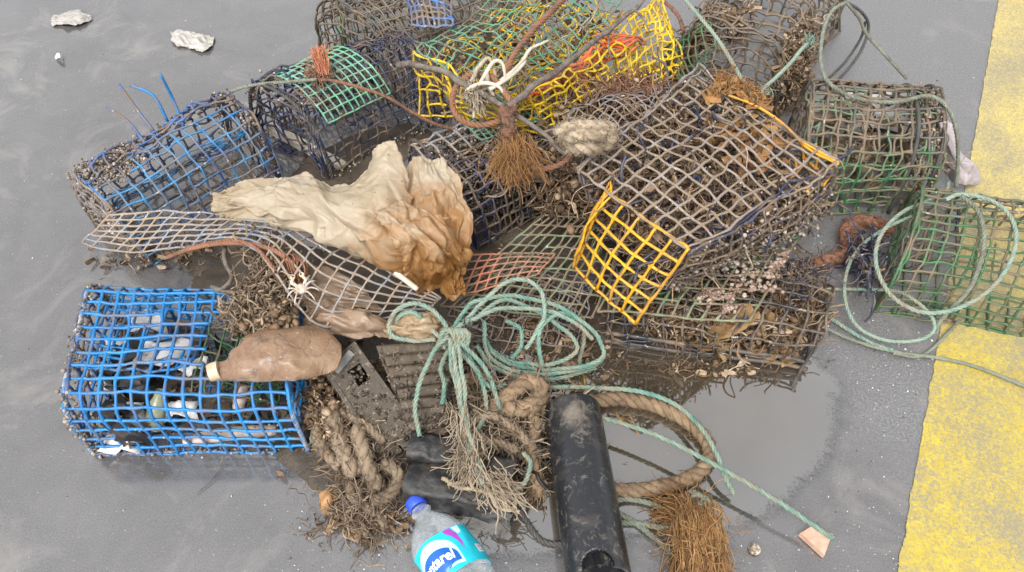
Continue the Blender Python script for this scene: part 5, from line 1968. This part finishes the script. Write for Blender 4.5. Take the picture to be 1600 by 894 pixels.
# --- thick tan rope ring
t = thing("thick_rope", "thick tan rope, knotted beside the green bundle, curving round past the black pipe", "rope", P(950, 700, 0))
rope_part(t, "rope_ring", [(842, 640, .05), (880, 636, .03), (920, 628, .018), (975, 624, .016), (1040, 640, .016), (1090, 672, .016), (1110, 706, .016), (1092, 738, .016), (1045, 758, .016), (990, 766, .016), (930, 766, .016)], .0125, "tan", .052, 700, wob=.002, fuzzlen=.010)
rope_part(t, "rope_knot", [(768, 645, .07), (790, 622, .085), (822, 598, .095), (846, 606, .085), (838, 630, .08), (806, 640, .085), (782, 632, .075)], .0145, "tan", .06, 400, wob=.002, fuzzlen=.010)
rope_part(t, "rope_end", [(826, 622, .07), (836, 660, .06), (830, 705, .05), (838, 745, .035), (842, 775, .02)], .0105, "tan", .05, 260, wob=.003, fuzzlen=.012)
rope_part(t, "rope_end", [(770, 600, .07), (740, 590, .08), (722, 602, .08)], .011, "tan", .05, 200, wob=.003)
mb = MB()
tuft(mb, P(838, 745, .03), (0, -.6, -.5), 90, .05, .3, .0008)
mb.build("frayed_end", M["tan"], t)

# --- heap of ragged pale-brown rope on the left foot
t = thing("ragged_rope", "ragged grey-brown rope heap with fat twisted strands left of the black tray", "rope", P(570, 720, 0))
for pts, r in (([(515, 640, .075), (528, 675, .068), (540, 712, .056), (556, 742, .044)], .0140), ([(556, 668, .07), (566, 700, .062), (576, 730, .052), (590, 765, .04)], .0135),
               ([(500, 655, .06), (494, 680, .052), (510, 705, .045), (530, 730, .042)], .010), ([(545, 742, .025), (552, 780, .018), (585, 800, .014), (605, 826, .008)], .0075),
               ([(600, 725, .05), (622, 742, .042), (612, 772, .035), (582, 782, .03)], .0105), ([(575, 790, .014), (545, 800, .012), (548, 825, .008), (575, 836, .006)], .005),
               ([(520, 640, .07), (560, 655, .065), (600, 690, .05)], .008)):
    rope_part(t, "rope_length", pts, r, "muddyrope", r * 4.4, 260, wob=.004, fuzzlen=.012)
mb = MB()
pk = lambda: P(random.gauss(562, 22), random.gauss(715, 40), random.uniform(.004, .030))
tangle(mb, pk, 650, .06, .0008, .3)
pk = lambda: P(random.gauss(575, 24), random.gauss(800, 16), random.uniform(.003, .01))
tangle(mb, pk, 220, .06, .0007, .35)
tag(mb.build("loose_fibre", M["weed"], t), kind="stuff")
mb = MB()
pk = lambda: P(random.gauss(525, 20), random.gauss(650, 22), random.uniform(.02, .075))
tangle(mb, pk, 320, .04, .0012, .7)
clods(mb, pk, 160, .007)
pk = lambda: P(random.gauss(505, 12), random.gauss(615, 26), random.uniform(.01, .09))
tangle(mb, pk, 260, .04, .0012, .7)
clods(mb, pk, 220, .008)
tag(mb.build("matted_weed", M["debris"], t), kind="stuff")

# matted fibre between the board and the knot
t = thing("fibre_mat", "matted brown fibre and torn rope filling the gap beneath the sea-green bundle", "weed", P(770, 670, 0))
mb = MB()
for _ in range(800):
    x, y = random.gauss(775, 42), random.gauss(672, 42)
    z = max(.004, .075 - .0007 * max(0, y - 640)) * random.uniform(.55, 1.0)
    p = P(x, y, z)
    tangle(mb, lambda: p, 1, .08, .0010, .28)
tag(mb.build("fibre", M["weed"], t), kind="stuff")
mb = MB()
pk = lambda: P(random.gauss(760, 45), random.gauss(650, 45), random.uniform(.01, .06))
flakes(mb, pk, 120, .012)
clods(mb, pk, 260, .008)
pk = lambda: P(random.uniform(690, 850), random.uniform(640, 740), random.uniform(.01, .05))
tangle(mb, pk, 220, .05, .0022, .8)
tag(mb.build("dark_weed", M["debrisdark"], t), kind="stuff")
for pts in ([(735, 660, .085), (770, 650, .085), (800, 668, .075), (826, 690, .065)], [(725, 690, .08), (765, 690, .075), (808, 705, .065)], [(745, 640, .085), (735, 675, .08), (755, 710, .075)]):
    rope_part(t, "torn_rope", pts, .007, "muddyrope", .03, 220, wob=.004, fuzzlen=.014)

# --- dried weed clump between the blue trap and the loose net
t = thing("weed_clump", "hairy brown dried weed clump hanging over the blue trap's back edge", "weed", P(420, 470, .12))
mb = MB()
for _ in range(900):
    s = random.random()
    c = P(405 + 20 * math.sin(s * 5) + random.gauss(0, 16), 388 + s * 120, .20 - .03 * s)
    c = c + RNG.normal(0, .008, 3)
    tangle(mb, lambda: c, 1, .045, .0013, .7)
tag(mb.build("fibre", M["weed"], t), kind="stuff")
mb = MB()
pk = lambda: P(random.gauss(412, 22), random.gauss(485, 18), random.uniform(.15, .185))
for _ in range(240):
    r = random.uniform(.004, .011)
    mb.lump(pk(), (r, r * .8, r * .7), 1, .4)
tangle(mb, pk, 200, .03, .0014, .9)
tag(mb.build("muddy_lumps", M["debris"], t), kind="stuff")
mb = MB()
for _ in range(90):
    a = random.random()
    p0 = P(410 + 60 * a, 388 + 15 * a, .215)
    p2 = P(445 + 30 * a + random.gauss(0, 5), 440 + random.gauss(0, 10), .19)
    mb.tube(catmull([p0, (p0 + p2) / 2 + RNG.normal(0, .006, 3) + V(0, 0, .01), p2], 4), .0011, 4)
mb.build("rust_fibre", M["rust"], t)
rope_thing("brown_rope", "thin brown rope looped along the lower hem of the loose net above the blue trap", [(262, 402, .15), (300, 388, .19), (350, 380, .22), (400, 383, .235), (440, 398, .23), (462, 425, .21), (470, 455, .19)], .0042, "rust", .02, 40)
mb = MB()
rope(mb, path_px([(352, 385, .19), (352, 410, .185), (362, 435, .18), (345, 452, .175), (330, 448, .17)]), .004, .04, 1, wob=.003)
rope(mb, path_px([(330, 448, .172), (370, 458, .178), (400, 462, .18)]), .0035, .04, 1, wob=.003)
single(mb, "dry_stem", M["bark"], "crooked brown dry stem rising over the back edge of the blue trap", "stem")

# --- white crab
t = thing("crab", "small white dead crab, legs spread, on the weed clump under the loose net", "crab", P(470, 450, .20))
c = P(470, 452, .213)
ax = V(.35, -.94, 0); sd = V(.94, .35, 0)
mb = MB()
v, fc = ICO[3]
q = v * V(.0115, .0100, .0050)
q[:, 2] += np.where(v[:, 2] > 0, .0015 * np.cos(v[:, 0] * 3), 0)
q[:, 1] *= 1 - .15 * (v[:, 0] ** 2)
mb.raw(c + q[:, :1] * sd + q[:, 1:2] * ax + q[:, 2:] * V(0, 0, 1), fc)
shell = plain_mat("crab_shell", (0.50, 0.44, 0.37), (0.30, 0.23, 0.17), 90, .45, .3, 200)
mb.build("carapace", shell, t)
for s in (-1, 1):
    for k in range(4):
        a = R(-50 + 34 * k)
        d = sd * s * math.cos(a) + ax * math.sin(a)
        p0 = c + d * .009 + RNG.normal(0, .001, 3)
        p1 = p0 + d * random.uniform(.005, .008) + V(0, 0, .004)
        p2 = p1 + (d + ax * (-.35 + .2 * k)) * .008 + V(0, 0, -.004)
        p3 = p2 + (d * .5 + ax * (-.4 + .3 * k)) * .007 + V(0, 0, -.005)
        mb = MB()
        mb.tube(catmull([p0, p1, p2, p3], 4), np.interp(np.linspace(0, 1, 13), [0, .35, .7, 1], [.0017, .0016, .0012, .0005]), 6)
        mb.build("leg", shell, t)
    d = sd * s * .6 - ax * .8
    p0 = c + d * .010
    p1 = p0 + d * .008 + V(0, 0, .003)
    p2 = p1 - ax * .007 - sd * s * .003
    mb = MB()
    mb.tube(catmull([p0, p1, p2], 4), np.interp(np.linspace(0, 1, 9), [0, .5, .8, 1], [.0016, .002, .0028, .002]), 7)
    mb.tube(catmull([p2, p2 - ax * .006 + sd * s * .002, p2 - ax * .011 - sd * s * .001], 3), [.003, .0028, .0024, .0018, .0014, .0010, .0005], 6)
    mb.tube(catmull([p2, p2 - ax * .005 - sd * s * .004, p2 - ax * .010 - sd * s * .003], 3), [.002, .0019, .0017, .0013, .001, .0008, .0004], 6)
    mb.build("claw", plain_mat("claw", (0.62, 0.36, 0.22), (0.7, 0.62, 0.55), 70, .4), t)

# --- sticks across the top
def stick(name, label, pts, r, knots=5, mat="bark", twigs=()):
    mb = MB()
    p = catmull([P(*q) for q in pts], 8)
    p = p + np.array([nz(x, 26, 4) * .004 for x in p])
    rr = [r * (1 - .45 * i / len(p)) * (1 + .22 * max(0, noise.noise(Vector(x * 45)))) for i, x in enumerate(p)]
    mb.tube(p, rr, 8)
    for q in twigs:
        w = catmull([P(*a) for a in q], 4)
        mb.tube(w, np.linspace(r * .5, r * .2, len(w)), 5)
    return single(mb, name, M[mat], label, "stick", "sticks over the top of the heap")
stick("stick", "long dark stick running down from the grey barrel trap across the yellow trap", [(622, 100, .27), (655, 103, .29), (700, 116, .30), (745, 145, .30), (795, 172, .295), (845, 208, .28), (888, 244, .26)], .0065, twigs=(((745, 145, .3), (770, 135, .31), (792, 140, .3)), ((845, 208, .28), (870, 200, .285), (880, 190, .28))))
stick("stick", "dark stick lying up along the yellow trap's front edge to the top of the photo", [(795, 166, .30), (840, 130, .305), (890, 95, .30), (940, 55, .295), (990, 15, .29), (1010, -5, .29)], .0068, twigs=(((890, 95, .3), (886, 70, .31), (870, 62, .31)), ((960, 40, .295), (950, 60, .28), (955, 95, .25)), ((990, 15, .29), (1002, 25, .285), (1015, 50, .27))))
stick("stick", "pale thin bent stick beside the bleached stalks on the green lid", [(765, 140, .30), (800, 112, .315), (830, 78, .32), (858, 62, .315)], .0042, mat="palewood")

# --- bleached stalks
t = thing("bleached_stalks", "bundle of bleached white bent stalks lying on the green lid by the brown rope loop", "stalks", P(765, 130, .27))
for q in ([(735, 130, .30), (752, 100, .33), (765, 92, .335), (775, 120, .31)], [(748, 135, .30), (770, 98, .335), (785, 100, .33), (790, 125, .31)], [(730, 140, .30), (755, 130, .32), (778, 135, .315), (790, 150, .30)],
          [(742, 120, .31), (745, 108, .325), (758, 96, .33)], [(765, 140, .31), (800, 118, .325), (822, 96, .32)], [(745, 150, .295), (742, 165, .28), (740, 185, .26)], [(735, 128, .30), (728, 150, .29), (738, 160, .28)], [(760, 110, .32), (764, 135, .31), (772, 150, .30)]):
    mb = MB()
    p = catmull([P(*a) for a in q], 6)
    mb.tube(p, [.0045 * (1 - .4 * i / len(p)) for i in range(len(p))], 7)
    mb.build("stalk", M["pale"] if random.random() < .4 else M["palewood"], t)
mb = MB()
tuft(mb, P(745, 140, .30), (0, -.3, -.3), 120, .045, .7, .0011)
mb.build("fibre", M["pale"], t)

# --- red-brown ropes at top centre
t = thing("brown_rope", "red-brown rope with round loop and ginger frayed tail, tied where two sticks cross", "rope", P(790, 190, .2))
rope_part(t, "rope_loop", [(805, 168, .30), (770, 122, .31), (735, 118, .305), (712, 138, .29), (707, 165, .275), (720, 187, .265), (750, 196, .265), (782, 188, .285), (800, 176, .30)], .0058, "rust", .03, 80)
rope_part(t, "rope_loop", [(795, 182, .30), (800, 215, .27), (808, 245, .25), (830, 262, .24), (862, 262, .24), (888, 248, .25), (902, 225, .27)], .0050, "rust", .03, 80)
rope_part(t, "rope_length", [(885, -6, .30), (862, 18, .305), (838, 42, .305), (818, 66, .305), (800, 92, .30), (790, 120, .30)], .0064, "rust", .034, 100)
rope_part(t, "lashing", [(785, 172, .30), (796, 190, .305), (790, 215, .28), (800, 232, .265)], .0105, "rust", .03, 180, fuzzlen=.012)
rope_part(t, "lashing", [(805, 172, .30), (788, 186, .312), (802, 200, .30), (788, 212, .29)], .007, "rust", .03, 120, fuzzlen=.012)
mb = MB()
tuft(mb, P(802, 228, .27), (.14, -.8, -.75), 620, .065, .19, .0006, .28, .013)
mb.build("frayed_tail", M["ginger"], t)

t = thing("red_brown_rope", "thin red-brown rope across the navy tunnel trap, orange tuft at its upper end", "cord", P(560, 150, .2))
rope_part(t, "cord", [(492, 125, .20), (520, 126, .215), (560, 136, .225), (605, 152, .225), (648, 178, .20), (682, 195, .17), (708, 202, .15)], .0034, "rust", .016, 30)
mb = MB()
tuft(mb, P(507, 112, .21), (-.15, .3, 1), 220, .045, .10, .0009, .10, .005)
mb.build("orange_tuft", M["orangefluff"], t)
mb = MB()
tangle(mb, lambda: P(random.gauss(497, 10), random.gauss(120, 5), .205), 60, .03, .0012)
mb.build("knot", M["rust"], t)
rope_thing("grey_rope", "thin grey-green rope bridging from the left blue trap to the navy tunnel trap", [(338, 156, .13), (352, 148, .14), (378, 137, .16), (410, 131, .185), (450, 128, .20), (495, 124, .21)], .0034, "greyrope", .016, 20)

# --- tan rope lump
t = thing("tan_rope_lump", "short fat knot of frayed tan rope at the left corner of the lilac-grey trap", "rope", P(915, 215, .30))
rope_part(t, "rope_knot", [(872, 212, .32), (895, 200, .335), (925, 200, .34), (955, 204, .33), (950, 222, .325), (920, 228, .33), (885, 226, .325)], .0135, "pale", .055, 700, wob=.003, fuzzlen=.012)
rope_part(t, "rope_knot", [(880, 220, .335), (910, 212, .35), (945, 214, .345)], .011, "pale", .05, 400, wob=.003, fuzzlen=.012)

# --- dead weed mound under the yellow and lilac traps
t = thing("weed_mound", "mound of dry brown weed wedged between the yellow trap and lilac-grey trap", "weed", P(950, 180, .1))
mb = MB()
pk = lambda: P(random.gauss(955, 42), random.gauss(178, 26), random.uniform(.08, .22))
tangle(mb, pk, 900, .07, .0012, .5)
flakes(mb, pk, 120, .012)
clods(mb, pk, 320, .007)
pk = lambda: P(random.gauss(890, 28), random.gauss(265, 28), random.uniform(.05, .2))
tangle(mb, pk, 600, .07, .0013, .5)
flakes(mb, pk, 70, .012)
clods(mb, pk, 260, .008)
tag(mb.build("weed", M["debris"], t), kind="stuff")
f = bil(P(890, 190, .21), P(960, 235, .22), P(1055, 150, .22), P(975, 128, .21), (0, 0, .03))
net(MB(), f, 9, 11, .0018, .02, 10, 171, .08).build("net_scrap", M["grey"], t)
mb = MB()
pk = lambda: P(random.gauss(990, 28), random.gauss(140, 9), random.uniform(.18, .23))
tangle(mb, pk, 240, .05, .0014, .7)
tag(mb.build("russet_fibre", M["rust"], t), kind="stuff")
mb = MB()
for q in ((1130, 130), (1150, 140), (1165, 150), (1115, 150), (1185, 160)):
    pk = lambda: P(q[0] + random.gauss(0, 9), q[1] + random.gauss(0, 7), .285)
    flakes(mb, pk, 8, .016)
    tuft(mb, P(q[0], q[1], .28), (random.gauss(0, .5), .3, .5), 40, .03, .5, .0010)
single(mb, "orange_weed", M["ginger"], "orange-brown weed tufts on the far edge of the lilac-grey trap", "weed", kind="stuff")

# --- ropes on the right
rope_thing("green_rope", "stretched pale green rope running down over the dark slumped trap", [(1066, -6, .28), (1092, 25, .285), (1122, 62, .285), (1150, 108, .285), (1170, 145, .285), (1182, 162, .28)], .0040, "paleteal", .028, 60)
t = thing("blue_green_cord", "knotted blue-green cord hanging on the slumped trap's corner beside caked weed", "cord", P(1220, 110, .2))
rope_part(t, "cord", [(1268, 62, .23), (1252, 78, .235), (1236, 98, .235), (1212, 122, .24), (1192, 140, .25), (1182, 158, .27)], .0042, "paleteal", .02, 50)
mb = MB()
tuft(mb, P(1262, 66, .235), (.3, .4, .3), 40, .02, .5, .0009)
tuft(mb, P(1190, 142, .25), (.3, -.3, .1), 30, .018, .5, .0009)
tag(mb.build("frayed_end", M["paleteal"], t), kind="stuff")
t = thing("grey_green_rope", "grey-green rope arching loosely from the slumped trap over the round wire trap end", "rope", P(1380, 130, 0))
rope_part(t, "rope_length", [(1322, 4, .25), (1300, 18, .25), (1286, 52, .235), (1283, 100, .22), (1298, 132, .21), (1340, 154, .21), (1400, 160, .215), (1450, 150, .215), (1480, 168, .20), (1494, 205, .16), (1497, 250, .10), (1494, 292, .05)], .0042, "greyrope", .024, 40)
rope_part(t, "rope_length", [(1322, 4, .25), (1342, 28, .22), (1355, 55, .19), (1385, 88, .16), (1416, 122, .19)], .0036, "greyrope", .024, 30)
rope_part(t, "dark_rope", [(1310, -4, .2), (1345, 18, .17), (1357, 42, .12), (1346, 78, .07), (1322, 112, .03), (1290, 142, .02)], .0038, "darkrope", .024, 20)
rope_part(t, "dark_rope", [(1352, 34, .13), (1344, 62, .08), (1318, 100, .03), (1285, 130, .01), (1262, 148, .01)], .0034, "darkrope", .024, 20)
mb = MB()
t2 = catmull([P(1030, -5, .15), P(1058, 22, .16), P(1068, 48, .18)], 5)
rope(mb, t2, .0045, .025, 3, 30)
single(mb, "brown_rope", M["rust"], "short brown rope between the yellow trap's corner and the slumped trap", "rope")

t = thing("green_rope_coil", "pale green rope in wide loose loops over the green trap at the right", "rope", P(1440, 420, 0))
for pts, r, mt in (
        ([(1482, 285, .06), (1478, 298, .08), (1455, 312, .11), (1410, 332, .13), (1378, 365, .13), (1368, 402, .12), (1378, 440, .10), (1402, 470, .09), (1442, 488, .09), (1490, 484, .10), (1540, 458, .12), (1574, 418, .14), (1588, 372, .16), (1576, 335, .17), (1545, 312, .175), (1500, 304, .17), (1478, 312, .16)], .0040, "paleteal"),
        ([(1440, 332, .12), (1385, 356, .10), (1342, 388, .07), (1322, 430, .05), (1322, 475, .04), (1342, 512, .03), (1385, 532, .025), (1432, 532, .03), (1458, 518, .05), (1456, 496, .07), (1430, 470, .09), (1400, 455, .07), (1350, 452, .03), (1280, 452, .02)], .0034, "paleteal"),
        ([(1502, 306, .17), (1528, 330, .175), (1538, 372, .165), (1530, 415, .15), (1512, 455, .12), (1470, 500, .07), (1462, 520, .04)], .0042, "greyrope"),
        ([(1200, 455, .03), (1235, 476, .012), (1290, 512, .008), (1340, 534, .008), (1400, 550, .008), (1470, 560, .008), (1530, 575, .008), (1612, 608, .008)], .0034, "greyrope"),
        ([(1284, 486, .008), (1320, 512, .007), (1362, 536, .007), (1395, 548, .012)], .0040, "paleteal"),
        ([(1395, 552, .007), (1440, 556, .007), (1482, 520, .012), (1500, 500, .02)], .0030, "greyrope")):
    rope_part(t, "rope_loop", pts, r, mt, .026, 40)

t = thing("ginger_rope", "hairy ginger-brown rope piece on dry asphalt left of the green trap", "rope", P(1330, 385, 0))
rope_part(t, "rope_length", [(1272, 412, .016), (1300, 404, .018), (1325, 392, .022), (1322, 362, .035), (1340, 345, .04), (1372, 350, .04), (1392, 362, .04)], .0130, "rust", .05, 700, wob=.004, fuzzlen=.014)
rope_part(t, "rope_length", [(1345, 350, .03), (1332, 372, .03), (1350, 392, .025)], .012, "rust", .05, 300, wob=.004, fuzzlen=.014)
mb = MB()
tangle(mb, lambda: P(random.gauss(1358, 9), random.gauss(405, 26), random.uniform(.02, .09)), 130, .05, .0018, .5)
single(mb, "navy_twine", M["navy"], "tangle of navy twine hanging at the left end of the green trap", "twine", kind="stuff")
mb = MB()
tangle(mb, lambda: P(random.gauss(1245, 20), random.gauss(440, 18), random.uniform(.008, .05)), 240, .05, .0016, .6)
single(mb, "blue_twine", M["navy_dirty"], "tangle of dusty blue twine at the right tip of the sage net panel", "twine", kind="stuff")
mb = MB()
pk = lambda: P(random.uniform(1190, 1290), random.gauss(470, 20), random.uniform(.004, .03))
flakes(mb, pk, 140, .012)
tangle(mb, pk, 160, .04, .001)
single(mb, "weed_scraps", M["debris"], "brown weed scraps on dry asphalt right of the flattened black trap", "weed", kind="stuff")

# --- ginger fibre brush and dark ropes, bottom edge
t = thing("fibre_rope_end", "big ginger brush of unravelled coir rope at the bottom edge right of the pipe", "rope", P(1090, 840, 0))
mb = MB()
for _ in range(1500):
    a = random.gauss(0.02, .09)
    p0 = P(1086 + random.gauss(0, 12), 792 + random.gauss(0, 9), .035 + random.uniform(-.01, .018))
    d = V(math.sin(a) - .05, -math.cos(a), 0)
    L = random.uniform(.07, .14)
    side = V(-d[1], d[0], 0)
    h = random.uniform(.006, .05)
    p1 = p0 + d * L * .35 + V(0, 0, random.uniform(0, .016)) + side * random.gauss(0, .005)
    p2 = p0 + d * L * .7 + side * (random.gauss(0, .008) + .008 * math.sin(a * 40)); p2[2] = h
    p3 = p0 + d * L + side * (random.gauss(0, .010) + .010 * math.sin(a * 40 + 1)); p3[2] = max(.003, h - .012)
    mb.tube(catmull([p0, p1, p2, p3], 3), random.uniform(.0005, .0010), 4, False)
pk = lambda: P(1085 + random.gauss(0, 17), 835 + random.gauss(0, 26), random.uniform(.03, .06))
tangle(mb, pk, 260, .06, .0006, .45, 3)
mb.build("brush", island_mat("ginger_strands", [(0, (.10, .045, .015)), (.4, (.24, .115, .035)), (.8, (.36, .20, .07)), (1, (.46, .29, .13))], .85, .4), t)
mb = MB()
for _ in range(260):
    p0 = P(1075 + random.gauss(0, 10), 800 + random.gauss(0, 10), .02)
    tuft(mb, p0, (-1, .1, -.1), 1, .055, .25, .0008)
mb.build("side_wisp", M["ginger"], t)
for q in ([(1078, 780, .045), (1090, 772, .055), (1102, 785, .05), (1096, 802, .042)], [(1084, 790, .05), (1098, 788, .055), (1106, 800, .045)], [(1090, 800, .048), (1102, 778, .056), (1112, 792, .045)]):
    rope_part(t, "binding", q, .0042, "greyrope", .02, 30)
for lab, q in (("dark wet rope emerging left of the black pipe at the bottom", [(795, 790, .02), (815, 802, .012), (832, 828, .008), (850, 846, .008), (885, 852, .008)]),
               ("grey-black rope curving from under the pipe to the ginger brush, upper of three", [(950, 788, .02), (975, 780, .012), (1010, 785, .010), (1045, 797, .014), (1075, 800, .025)]),
               ("grey-black rope slanting from the pipe to below the ginger brush, lowest of three", [(955, 798, .012), (985, 812, .009), (1020, 838, .008), (1052, 866, .008)]),
               ("grey-black rope running straight from the pipe to the ginger brush, middle of three", [(952, 818, .009), (990, 817, .009), (1030, 824, .012), (1062, 826, .02)])):
    rope_thing("dark_rope", lab, q, .0048, "darkrope" if "wet" in lab else "greyrope", .024, 20, group="short dark ropes beside the pipe")

# --- scattered weed and shell bits round the foot of the heap (uncountable)
mb = MB()
for (x, y, sx, sy, n) in ((570, 815, 40, 18, 70), (860, 540, 60, 30, 90), (800, 510, 60, 40, 200), (620, 600, 70, 40, 160), (700, 560, 40, 40, 120), (560, 640, 60, 60, 140), (1100, 575, 60, 8, 40), (730, 440, 60, 40, 160), (260, 400, 60, 14, 60), (1120, 330, 60, 40, 120)):
    pk = lambda: P(random.gauss(x, sx), random.gauss(y, sy), random.uniform(.006, .014))
    flakes(mb, pk, n, .010)
    tangle(mb, pk, n, .035, .0009)
single(mb, "weed_litter", M["debris"], "scraps of brown weed and shell strewn round the foot of the heap", "weed", kind="stuff")
